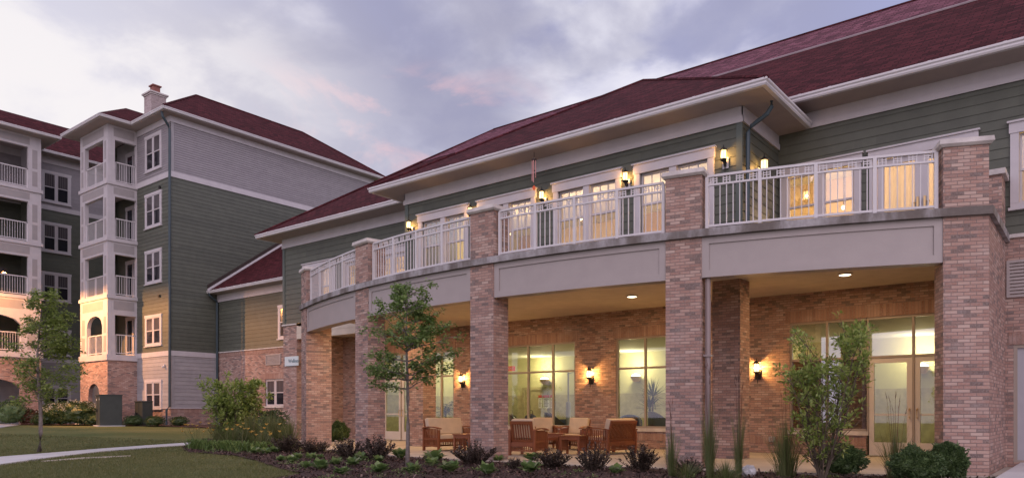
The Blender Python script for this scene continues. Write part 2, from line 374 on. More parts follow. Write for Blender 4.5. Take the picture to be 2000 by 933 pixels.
def wall(mb, F, u0, u1, z0, z1, holes=(), deep=.16, d=0.0):
    for a, b, c, e in cells(u0, u1, z0, z1, holes): mb.quad(F(a, d, c), F(b, d, c), F(b, d, e), F(a, d, e))
    for a, b, c, e in holes:
        for p, q in (((a, c), (a, e)), ((a, e), (b, e)), ((b, e), (b, c)), ((b, c), (a, c))):
            mb.quad(F(p[0], d, p[1]), F(q[0], d, q[1]), F(q[0], d - deep, q[1]), F(p[0], d - deep, p[1]))
    return mb
def siding(mb, F, u0, u1, z0, z1, step, holes=(), lip=.014):
    zs = [z0 + step * i for i in range(1, int((z1 - z0) / step) + 1)]
    def lengths():
        for a, b, c, e in cells(u0, u1, z0, z1, holes, zs):
            k = int(round((c - z0) / step)); x = a; nxt = u0 + ((k * 1.37) % 3.66)
            while nxt <= a + .05: nxt += 3.66
            while nxt < b - .05: yield x, nxt, c, e; x = nxt; nxt += 3.66
            yield x, b, c, e
    for a, b, c, e in lengths():
        k = floor((c - z0 + 1e-4) / step); b0 = z0 + k * step
        d0 = lip * (1 - (c - b0) / step); d1 = lip * (1 - (e - b0) / step)
        mb.quad(F(a, d0, c), F(b, d0, c), F(b, d1, e), F(a, d1, e))
        if c - b0 < 1e-3: mb.quad(F(a, 0, c), F(b, 0, c), F(b, d0, c), F(a, d0, c))
    return mb
def fbox(mb, F, u0, u1, d0, d1, z0, z1):
    return mb.hexa([F(u0, d0, z0), F(u1, d0, z0), F(u1, d1, z0), F(u0, d1, z0), F(u0, d0, z1), F(u1, d0, z1), F(u1, d1, z1), F(u0, d1, z1)])
def frame_ring(mb, F, u0, u1, z0, z1, w, d0, d1):
    fbox(mb, F, u0, u0 + w, d0, d1, z0, z1); fbox(mb, F, u1 - w, u1, d0, d1, z0, z1)
    fbox(mb, F, u0 + w, u1 - w, d0, d1, z1 - w, z1); fbox(mb, F, u0 + w, u1 - w, d0, d1, z0, z0 + w); return mb
# ================================================================ ground, paths, sky-lit setting
def build_ground():
    xs = [-160, -120, -90, -70, -58] + [-50 + i for i in range(0, 66)] + [20, 30, 45, 70, 110]
    ys = [-60, -45, -35, -28] + [-24 + i for i in range(0, 50)] + [30, 40, 60, 90, 140]
    m = MB(); nx = len(xs)
    V = [(x, y, ground_z(x, y) + .015 * noise.noise((x * .3, y * .3, 0))) for y in ys for x in xs]
    m.add(V, [(j * nx + i, j * nx + i + 1, (j + 1) * nx + i + 1, (j + 1) * nx + i) for j in range(len(ys) - 1) for i in range(nx - 1)])
    tag(m.build('lawn', 'lawn_grass', smooth=True), kind='structure')
    def strip(name, A, B, lift, mat):
        m = MB(); n = 40
        def res(pts):
            P = [Vector((*p, 0)) for p in pts]; L = [0]
            for a, b in zip(P, P[1:]): L.append(L[-1] + (b - a).length)
            out = []
            for k in range(n + 1):
                s = L[-1] * k / n; i = max(j for j in range(len(L) - 1) if L[j] <= s + 1e-9); t = (s - L[i]) / (L[i + 1] - L[i]); out.append(P[i].lerp(P[i + 1], t))
            return out
        A, B = res(A), res(B); V = []
        for a, b in zip(A, B):
            for p, dz in ((a, -.1), (a, lift), (b, lift), (b, -.1)): V.append((p.x, p.y, ground_z(p.x, p.y) + dz))
        m.add(V, [(4 * i + j, 4 * i + j + 1, 4 * i + 5 + j, 4 * i + 4 + j) for i in range(n) for j in range(3)])
        tag(m.build(name, mat), kind='structure')
    g = lambda u, v: tuple(on_ground(u, v)[:2])
    strip('garden_path', [(-3.5, -10.5), g(0, 908), g(100, 894), g(200, 882), g(300, 874), g(372, 869.3)],
          [(-6.5, -9.5), g(0, 893), g(100, 885), g(200, 876.5), g(290, 870), g(372, 864.5)], .03, 'path_concrete')
    strip('path_spur', [g(80, 901), g(160, 895.5), g(255, 890.3)], [g(80, 900), g(160, 893.3), g(255, 889)], .012, 'patio_concrete')
    strip('entry_path', [(-31.0, -4.5), g(0, 835), g(68, 825)], [(-36, -4), g(0, 828), g(66, 819)], .03, 'path_concrete')
    m = MB(); m.box(9.62, 16, -5, 4.62, -.3, .10); tag(m.build('service_walk', 'path_concrete'), kind='structure')
build_ground()
AR = 22.9
def arc(th, r, z): return Vector((r * sin(th), AR - r * cos(th), z))
TH = [radians(11.65 * k) for k in (-2, -1, 0, 1, 2)]
def patio():
    m = MB(); poly = [arc(a, AR + .16, 0)[:2] for a in [TH[0] - .02 + (TH[4] - TH[0] + .03) * i / 30 for i in range(31)]]
    poly += [(9.6, 2.2), (9.4, 6.84), (-13.29, 6.84), (-13.29, 4.4), (-11.5, 3.6)]
    m.prism(poly, -.25, 0); tag(m.build('patio_floor', 'patio_concrete'), kind='structure')
patio()
BED = [tuple(on_ground(u, v)[:2]) for u, v in [(356, 873), (368, 883), (412, 886), (456, 890), (501, 900), (547, 915), (588, 927)]]
BED += [(.2, -5.6), (2.5, -5.9), (6, -5.2), (9.4, -3.2), (9.6, 2.0), (9.0, 2.6), (5, 2.2), (0, .6), (-5, 1.2), (-9.2, 2.6), (-11.5, 4.0), (-14.2, 4.6), (-15.5, 4.5), (-16.2, 2.5), (-14, 1.0)]
def inside(x, y, P):
    c = False; j = len(P) - 1
    for i in range(len(P)):
        if (P[i][1] > y) != (P[j][1] > y) and x < (P[j][0] - P[i][0]) * (y - P[i][1]) / (P[j][1] - P[i][1]) + P[i][0]: c = not c
        j = i
    return c
def bed_z(x, y): return ground_z(x, y) + .025 + .035 * noise.noise((x * .9, y * .9, 3)) + .02 * noise.noise((x * 4, y * 4, 1))
def mulch(P, name, chips, step=.09):
    m = MB(); x0, x1 = min(p[0] for p in P), max(p[0] for p in P); y0, y1 = min(p[1] for p in P), max(p[1] for p in P)
    idx = {}; V = []; F = []
    def vid(i, j):
        if (i, j) not in idx:
            x, y = x0 + i * step, y0 + j * step; idx[i, j] = len(V); V.append((x, y, bed_z(x, y)))
        return idx[i, j]
    for i in range(int((x1 - x0) / step)):
        for j in range(int((y1 - y0) / step)):
            x, y = x0 + (i + .5) * step, y0 + (j + .5) * step
            if inside(x, y, P) and not (abs(x) < 9.3 and y > AR - sqrt(max(0, (AR - .1) ** 2 - x * x))): F.append((vid(i, j), vid(i + 1, j), vid(i + 1, j + 1), vid(i, j + 1)))
    m.add(V, F); b = tag(m.build(name, 'mulch', smooth=True), kind='structure')
    m = MB(); rnd = random.Random(3); n = 0
    while n < chips:
        x, y = rnd.uniform(x0, x1), rnd.uniform(y0, y1)
        if not inside(x + rnd.gauss(0, .06), y + rnd.gauss(0, .06), P): continue
        if abs(x) < 9.3 and y > AR - sqrt((AR + .14) ** 2 - x * x): continue
        n += 1; z = bed_z(x, y) + rnd.uniform(0, .03); l, w = rnd.uniform(.02, .06), rnd.uniform(.006, .016)
        a = Matrix.Rotation(rnd.uniform(0, 6.28), 3, 'Z') @ Matrix.Rotation(rnd.gauss(0, .45), 3, 'Y')
        m.add([Vector((x, y, z)) + a @ Vector(q) for q in ((-l, -w, 0), (l, -w, .004), (l, w, 0), (-l, w, .008))], ((0, 1, 2, 3),))
    tag(m.build('bark_chips', 'mulch_chips', uv=False), kind='stuff')
mulch(BED, 'mulch_bed', 16000)
def ground_cover():
    m = MB(); r = random.Random(17)
    x0, x1 = min(p[0] for p in BED), max(p[0] for p in BED); y0, y1 = min(p[1] for p in BED), max(p[1] for p in BED); n = 0
    while n < 150:
        x, y = r.uniform(x0, x1), r.uniform(y0, y1)
        if not inside(x, y, BED) or y > AR - sqrt((AR + .3) ** 2 - x * x if abs(x) < 9.3 else 0) or noise.noise((x * .8, y * .8, 9)) < -.05: continue
        n += 1; R = r.uniform(.06, .2)
        for k in range(int(20 + 160 * R)):
            a = r.uniform(0, 6.283); q = R * sqrt(r.random()); p = Vector((x + cos(a) * q, y + sin(a) * q, bed_z(x, y) + r.uniform(0, .10) * (1 - q / R * .7)))
            d = Vector((r.gauss(0, 1), r.gauss(0, 1), r.uniform(-.1, .9))).normalized(); s = d.cross(Vector((0, 0, 1))).normalized(); L = r.uniform(.02, .05); m.add((p, p + d * L * .5 + s * L * .3, p + d * L, p + d * L * .5 - s * L * .3), ((0, 1, 2, 3),))
    tag(m.build('ground_cover', 'maple_leaf', uv=False), kind='stuff')
ground_cover()
FAR_BED = [(-36.5, 2.2), (-33.5, 1.8), (-31.5, 3.0), (-28.5, 3.2), (-27.5, 3.3), (-24.3, 4.7), (-20.5, 6.6), (-20.5, 8.3), (-25.3, 8.3), (-25.3, 6), (-28.8, 5.9), (-36.5, 6)]
mulch(FAR_BED, 'far_mulch_bed', 500, .2)
def blades():
    m = MB(); rnd = random.Random(5); n = 0
    path = [tuple(on_ground(u, v)[:2]) for u, v in [(-40, 914), (0, 908), (100, 894), (200, 882), (300, 874), (365, 869.5), (362, 865), (290, 870), (200, 876.5), (100, 885), (0, 893), (-40, 900)]]
    while n < 60000:
        u = rnd.uniform(-30, 700); Y = 11.6 + 16 * rnd.random() ** 1.8
        p = spot(u, Y)
        if inside(p.x, p.y, BED) or inside(p.x, p.y, path): continue
        n += 1; z = ground_z(p.x, p.y) - .005; h = rnd.uniform(.025, .055) * (1.25 if noise.noise((p.x, p.y, 0)) > .1 else .9); a = rnd.uniform(0, 6.28); w = .006 * Y / 14
        q = Vector((cos(a) * w, sin(a) * w, 0)); t = Vector((rnd.gauss(0, .02), rnd.gauss(0, .02), h))
        b = Vector((p.x, p.y, z)); m.add((b - q, b + q, b + t), ((0, 1, 2),))
    tag(m.build('grass_blades', 'lawn_blade', uv=False), kind='stuff')
blades()

# ================================================================ shared building pieces
def window(par, F, u0, u1, z0, z1, units=2, trim=.13, head=.13, hole=False, mull=.09, munt=0, zm=None, casing='white_trim', up='curtain_glass', low='dark_glass', sill=True):
    m = MB(); d1 = .05
    fbox(m, F, u0, u0 + trim, 0, d1, z0 + trim * .8, z1 - head); fbox(m, F, u1 - trim, u1, 0, d1, z0 + trim * .8, z1 - head)
    fbox(m, F, u0 - .02, u1 + .02, 0, d1 + .015, z1 - head, z1); fbox(m, F, u0, u1, 0, d1 - .005, z0, z0 + trim * .8)
    if head > .16: fbox(m, F, u0 - .05, u1 + .05, 0, d1 + .05, z1, z1 + .035)
    iu0, iu1 = u0 + trim, u1 - trim; iz0, iz1 = z0 + trim * .8, z1 - head; w = (iu1 - iu0 - mull * (units - 1)) / units
    for k in range(1, units):
        a = iu0 + k * w + (k - 1) * mull; fbox(m, F, a, a + mull, -.03 if hole else 0, d1 - .01, iz0, iz1)
    win = m.build('window', casing, par)
    if sill:
        s = MB(); fbox(s, F, u0 - .03, u1 + .03, 0, d1 + .045, z0 - .03, z0 + .02); s.build('sill', casing, win)
    dp = -.07 if hole else .022; zm = zm or (iz0 + iz1) / 2; sh = MB()
    for k in range(units):
        a = iu0 + k * (w + mull); b = a + w
        frame_ring(sh, F, a, b, iz0, zm + .02, .045, dp - .02, dp + .018)
        frame_ring(sh, F, a, b, zm - .02, iz1, .045, dp + .004 - .02, dp + .03)
        for q in range(1, munt + 1):
            x = a + .045 + (w - .09) * q / (munt + 1); fbox(sh, F, x - .008, x + .008, dp - .006, dp + .02, zm + .02, iz1 - .045)
        p = MB(); p.quad(F(a + .04, dp, iz0 + .04), F(b - .04, dp, iz0 + .04), F(b - .04, dp, zm), F(a + .04, dp, zm)); p.build('pane', low, win)
        p = MB(); p.quad(F(a + .04, dp + .008, zm), F(b - .04, dp + .008, zm), F(b - .04, dp + .008, iz1 - .04), F(a + .04, dp + .008, iz1 - .04)); p.build('pane', up, win)
    sh.build('sash', casing, win)
    return win
def hole_of(u0, u1, z0, z1, trim=.13, head=.13): return (u0 + trim, u1 - trim, z0 + trim * .8, z1 - head)
def gutter(m, a, b, out, e0=0.0, e1=0.0):
    prof = [(0, 0), (.085, 0), (.105, .035), (.10, .07), (.125, .095), (.125, .135), (.0, .135)]
    a, b, out = Vector(a), Vector(b), Vector(out); t = (b - a).normalized(); n = len(prof)
    V = [a + out * d - t * d * e0 + Vector((0, 0, z)) for d, z in prof] + [b + out * d + t * d * e1 + Vector((0, 0, z)) for d, z in prof]
    m.add(V, [(i, (i + 1) % n, n + (i + 1) % n, n + i) for i in range(n)] + [tuple(range(n)), tuple(range(2 * n - 1, n - 1, -1))])
    L = (b - a).length; k = 1
    while k * .62 < L:                                  # hanger straps seen as small dots along the lip
        p = a + t * k * .62 + out * .06 + Vector((0, 0, .14)); m.box(p.x - .03, p.x + .03, p.y - .03, p.y + .03, p.z - .01, p.z + .016); k += 1
def poly(m, *P): m.add(P, (tuple(range(len(P))),))
def cap_strip(m, a, b, r=.06): m.tube([Vector(a), Vector(b)], r, 6)
def rail_simple(par, F, u0, u1, d, z, h=1.05, post=True, gap=.12):
    m = MB(); fbox(m, F, u0, u1, d - .03, d + .03, z + h - .05, z + h); fbox(m, F, u0, u1, d - .02, d + .02, z + .07, z + .11)
    fbox(m, F, u0, u0 + .06, d - .03, d + .03, z, z + h); fbox(m, F, u1 - .06, u1, d - .03, d + .03, z, z + h)
    if post: c = (u0 + u1) / 2; fbox(m, F, c - .03, c + .03, d - .03, d + .03, z, z + h)
    n = max(2, int((u1 - u0) / gap))
    for i in range(1, n): x = u0 + (u1 - u0) * i / n; fbox(m, F, x - .009, x + .009, d - .009, d + .009, z + .1, z + h - .04)
    return m.build('railing', 'rail_white', par)

# ================================================================ the clubhouse
CL = thing('clubhouse', 'brick and green clapboard clubhouse with bowed balcony over a lit patio', 'building')
WH = 6.64
POP = [(-4.45, -2.55), (-2.2, -.3), (.25, 2.15), (2.5, 4.4)]
def clubhouse_walls():
    F2, F4, FP = front(2.44), front(4.63), front(6.85)
    # ground floor brick
    holes = [(-10.95, -8.92, .0, 3.27), (-8.5, -7.2, .6, 3.27), (-4.95, -2.05, .6, 3.27), (-.6, 2.3, .6, 3.27), (4.53, 6.36, .6, 3.34), (6.36, 8.35, .0, 3.34)]
    m = MB(); wall(m, FP, -13.3, 9.36, 0, 4.08, holes); m.build('patio_wall', 'brick', CL)
    for a, b, c, e in ((-10.95, -7.2, 3.27, 3.57), (-4.95, -2.05, 3.27, 3.57), (-.6, 2.3, 3.27, 3.57), (4.53, 8.35, 3.34, 3.64)): m = MB(); fbox(m, FP, a - .1, b + .1, -.02, .012, c + .002, e); m.build('soldier_lintel', 'soldier_brick', CL)
    m = MB()
    for a, b in ((-7.2, 4.0), (4.0, 6.36), (8.35, 9.3), (-8.9, -7.2), (-13.2, -10.95)): fbox(m, FP, a, b, -.02, .012, .24, .45)
    m.build('soldier_base', 'soldier_brick', CL)
    for a, b in ((-8.5, -7.2), (-4.95, -2.05), (-.6, 2.3), (4.53, 6.36)): m = MB(); fbox(m, FP, a - .05, b + .05, -.16, .05, .50, .60); m.build('stone_sill', 'stone_cap', CL)
    m = MB(); wall(m, side(-13.3), 4.63, 6.85, 0, 4.08); wall(m, F4, -14.15, -13.3, 0, 4.40); wall(m, lambda u, d, z: Vector((-14.15 - d, u, z)), 4.63, 17, 0, 4.4)
    m.build('brick_end_wall', 'brick', CL)
    m = MB(); fbox(m, F4, -14.2, -13.3, 0, .045, 4.40, 4.45); m.build('water_table', 'stone_cap', CL)
    m = MB(); fbox(m, F4, -13.3, -9.3, -.2, 0, 3.85, 4.33); m.build('lintel_beam', 'ceiling_paint', CL)
    m = MB(); wall(m, F4, 9.36, 24, 0, 4.40, [(9.5, 10.6, .10, 2.35)]); m.build('brick_wing_wall', 'brick', CL)
    m = MB(); fbox(m, F4, 9.42, 24, 0, .05, 4.40, 4.47); m.build('water_table', 'stone_cap', CL)
    m = MB(); fbox(m, F4, 9.42, 10.72, 0, .014, 2.36, 2.60); m.build('soldier_lintel', 'soldier_brick', CL)
    # service door and louvre
    m = MB(); frame_ring(m, F4, 9.5, 10.6, .08, 2.35, .06, -.1, -.02); d = m.build('door', 'bronze_frame', CL)
    m = MB(); fbox(m, F4, 9.56, 10.54, -.1, -.06, .12, 2.29); m.build('door_leaf', 'door_grey', d)
    m = MB(); frame_ring(m, F4, 9.39, 10.6, 3.26, 3.97, .05, 0, .04)
    for k in range(9): z = 3.33 + k * .066; m.hexa([F4(9.44, .002, z + .05), F4(10.55, .002, z + .05), F4(10.55, .03, z), F4(9.44, .03, z), F4(9.44, .002, z + .06), F4(10.55, .002, z + .06), F4(10.55, .03, z + .012), F4(9.44, .03, z + .012)])
    m.build('louvre', 'taupe_trim', CL)
    # upper floor clapboard
    hp = [hole_of(a, b, 4.95, WH, .14, .2) for a, b in POP]
    m = MB(); siding(m, F2, -5, 5, 4.47, 7.37, .19, hp)
    for h in hp: wall(m, F2, h[0], h[1], h[2], h[3], [h], .1)
    siding(m, side(5.0), 2.44, 4.63, 4.47, 7.37, .19); siding(m, lambda u, d, z: Vector((-5.0 - d, u, z)), 2.44, 4.63, 4.47, 7.37, .19)
    m.build('popout_siding', 'green_siding', CL)
    wl = [(-12.85, -10.95), (-6.75, -5.1)]; dl = [(-10.5, -9.2), (-8.9, -7.0)]; wr = [(5.06, 6.78), (9.45, 11.35), (13.5, 15.4), (17.5, 19.4)]; dr = [(6.94, 8.91)]
    hl = [hole_of(a, b, 4.95, WH - .04, .14, .2) for a, b in wl + wr] + [(a + .13, b - .13, 4.47, WH - .24) for a, b in dl + dr]
    m = MB(); siding(m, F4, -14.15, -5.0, 4.45, 7.75, .19, [h for h in hl if h[0] < 0]); m.build('wing_siding', 'green_siding', CL); m = MB(); siding(m, F4, 5.0, 24, 4.45, 7.75, .19, [h for h in hl if h[0] > 0]); m.build('wing_siding', 'green_siding', CL)
    m = MB(); fbox(m, F4, -14.17, -14.03, 0, .03, 4.45, 7.42); m.build('corner_board', 'green_corner', CL); m = MB()
    fbox(m, F2, 4.88, 5.012, 0, .03, 4.47, 7.06); m.build('corner_board', 'green_corner', CL); m = MB(); fbox(m, F2, -5.012, -4.88, 0, .03, 4.47, 7.06); m.build('corner_board', 'green_corner', CL)
    for a, b in POP: window(CL, F2, a, b, 4.95, WH, 2, .14, .2, True, .17, 2, 5.74, up='coated_glass', low='clear_glass')
    for a, b in wl + wr: window(CL, F4, a, b, 4.95, WH - .04, 2 if b - a > 1.8 else 2, .14, .2, True, .12, 2 if a < 0 else 0, 5.70, up='coated_glass', low='clear_glass')
    for a, b in dl + dr:
        m = MB(); z1 = WH - .05; fbox(m, F4, a, a + .15, 0, .05, 4.47, z1 - .2); fbox(m, F4, b - .15, b, 0, .05, 4.47, z1 - .2); fbox(m, F4, a - .02, b + .02, 0, .065, z1 - .2, z1)
        fbox(m, F4, a - .05, b + .05, 0, .1, z1, z1 + .035); d = m.build('balcony_door', 'white_trim', CL); n = 2 if b - a > 1.5 else 1; w = (b - a - .3) / n
        for k in range(n):
            p = a + .15 + k * w; q = MB(); frame_ring(q, F4, p, p + w, 4.48, z1 - .2, .13, -.06, -.01); fbox(q, F4, p + .13, p + w - .13, -.06, -.01, 4.61, 4.72)
            if a < 0:
                for j in (1, 2): fbox(q, F4, p + .13, p + w - .13, -.045, -.015, z1 - .33 - .2 * j, z1 - .31 - .2 * j)
                for j in range(1, 4): x = p + .13 + (w - .26) * j / 4; fbox(q, F4, x - .01, x + .01, -.045, -.015, z1 - .73, z1 - .33)
            q.build('door_leaf', 'white_trim', d)
            q = MB(); q.quad(F4(p + .12, -.035, 4.7), F4(p + w - .12, -.035, 4.7), F4(p + w - .12, -.035, z1 - .32), F4(p + .12, -.035, z1 - .32)); q.build('pane', 'clear_glass', d)
            q = MB()
            for j in range(12):
                g0, g1 = p + .12 + (w - .24) * j / 12, p + .12 + (w - .24) * (j + 1) / 12; q.quad(F4(g0, -.16 - .03 * (j % 2), 4.5), F4(g1, -.16 - .03 * ((j + 1) % 2), 4.5), F4(g1, -.16 - .03 * ((j + 1) % 2), z1 - .25), F4(g0, -.16 - .03 * (j % 2), z1 - .25))
            q.build('curtain', 'sheer', d); q = MB(); x = p + w - .065 if k == 0 else p + .065; q.box(x - .02, x + .02, 4.57, 4.64, 5.22, 5.48); q.tube([(x, 4.59, 5.36), (x + (-.1 if k == 0 else .1), 4.575, 5.36)], .012); q.build('handle', 'brass', d)
    # frieze boards and soffits
    m = MB()
    fbox(m, F4, -14.2, -5.0, 0, .03, 7.40, 7.75); fbox(m, F4, 5.0, 24, 0, .03, 7.40, 7.75); fbox(m, F4, -14.2, -5.0, .03, .05, 7.39, 7.52); fbox(m, F4, 5.0, 24, .03, .05, 7.39, 7.52)
    fbox(m, F2, -5.03, 5.03, 0, .035, 7.05, 7.37); fbox(m, F2, -5.05, 5.05, .035, .055, 7.04, 7.17)
    S = side(5.0); fbox(m, S, 2.405, 4.58, 0, .035, 7.05, 7.37); fbox(m, S, 2.385, 4.58, .035, .055, 7.04, 7.17)
    S = lambda u, d, z: Vector((-5.0 - d, u, z)); fbox(m, S, 2.405, 4.58, 0, .035, 7.05, 7.37)
    m.build('frieze', 'white_trim', CL)
    m = MB(); m.box(-14.75, 26, 3.95, 4.63, 7.75, 7.78); m.box(-14.75, -14.15, 4.63, 17, 7.75, 7.78); m.build('soffit', 'soffit_paint', CL)
    m = MB(); m.box(-5.66, 5.66, 1.80, 2.44, 7.37, 7.40); m.box(5.0, 5.66, 2.44, 4.58, 7.37, 7.40); m.box(-5.66, -5.0, 2.44, 4.58, 7.37, 7.40); m.build('soffit', 'soffit_paint', CL)
    m = MB(); gutter(m, (-14.75, 3.95, 7.755), (26, 3.95, 7.755), (0, -1, 0), 1, 0); gutter(m, (-14.75, 17, 7.755), (-14.75, 3.95, 7.755), (-1, 0, 0), 0, 1); m.build('gutter', 'rail_white', CL)
    m = MB(); gutter(m, (-5.66, 1.80, 7.375), (5.66, 1.80, 7.375), (0, -1, 0), 1, 1); gutter(m, (5.66, 1.80, 7.375), (5.66, 4.5, 7.375), (1, 0, 0), 1, 0); gutter(m, (-5.66, 4.5, 7.375), (-5.66, 1.8, 7.375), (-1, 0, 0), 0, 1)
    m.build('gutter', 'rail_white', CL)
clubhouse_walls()
def clubhouse_roof():
    def z(y): return 7.875 + .68 * (y - 3.85)
    m = MB(); poly(m, (-14.87, 3.85, z(3.85)), (30, 3.85, z(3.85)), (30, 8.3, z(8.3)), (-10.42, 8.3, z(8.3)))
    poly(m, (-14.87, 3.85, z(3.85)), (-8.32, 10.4, z(10.4)), (-14.87, 16.95, z(3.85))); poly(m, (-14.87, 16.95, z(3.85)), (-8.32, 10.4, z(10.4)), (30, 10.4, z(10.4)), (30, 16.95, z(3.85)))
    r = m.build('main_roof', 'roof_shingle', CL)
    m = MB(); poly(m, (-10.40, 8.33, z(8.3) + .03), (30, 8.33, z(8.3) + .03), (30, 10.4, z(10.4) + .05), (-8.32, 10.4, z(10.4) + .05)); m.build('upper_slope', 'sky_glare_shingle', r)
    m = MB(); m.hexa([(-2, 8.27, z(8.27) + .004), (30, 8.27, z(8.27) + .004), (30, 8.31, z(8.31) + .004), (-2, 8.31, z(8.31) + .004), (-2, 8.255, z(8.27) + .04), (30, 8.255, z(8.27) + .04), (30, 8.30, z(8.31) + .04), (-2, 8.30, z(8.31) + .04)]); m.build('flashing', 'dull_flashing', r)
    m = MB(); cap_strip(m, (-14.87, 3.85, z(3.85)), (-8.32, 10.4, z(10.4) + .02)); cap_strip(m, (-8.32, 10.4, z(10.4) + .03), (30, 10.4, z(10.4) + .03)); m.build('ridge_cap', 'roof_shingle', r)
    E0 = 7.50; A = (0, 7.47, E0 + .612 * 5.77)
    m = MB(); poly(m, (-5.77, 1.70, E0), (5.77, 1.70, E0), A); B = (0, 9.5, A[2])
    poly(m, (5.77, 1.70, E0), (5.77, 9.5, E0), B, A); poly(m, (-5.77, 9.5, E0), (-5.77, 1.70, E0), A, B); r = m.build('popout_roof', 'roof_shingle', CL)
    m = MB(); cap_strip(m, (-5.77, 1.7, E0), A, .05); cap_strip(m, (5.77, 1.7, E0), A, .05); cap_strip(m, A, (0, 8.6, A[2]), .05); m.build('ridge_cap', 'roof_shingle', r)
    m = MB(); m.quad((-14.1, 16.9, 0), (24, 16.9, 0), (24, 16.9, 7.9), (-14.1, 16.9, 7.9)); m.quad((24, 4.7, 0), (24, 16.9, 0), (24, 16.9, 7.9), (24, 4.7, 7.9)); m.build('rear_wall', 'green_siding', CL)
clubhouse_roof()
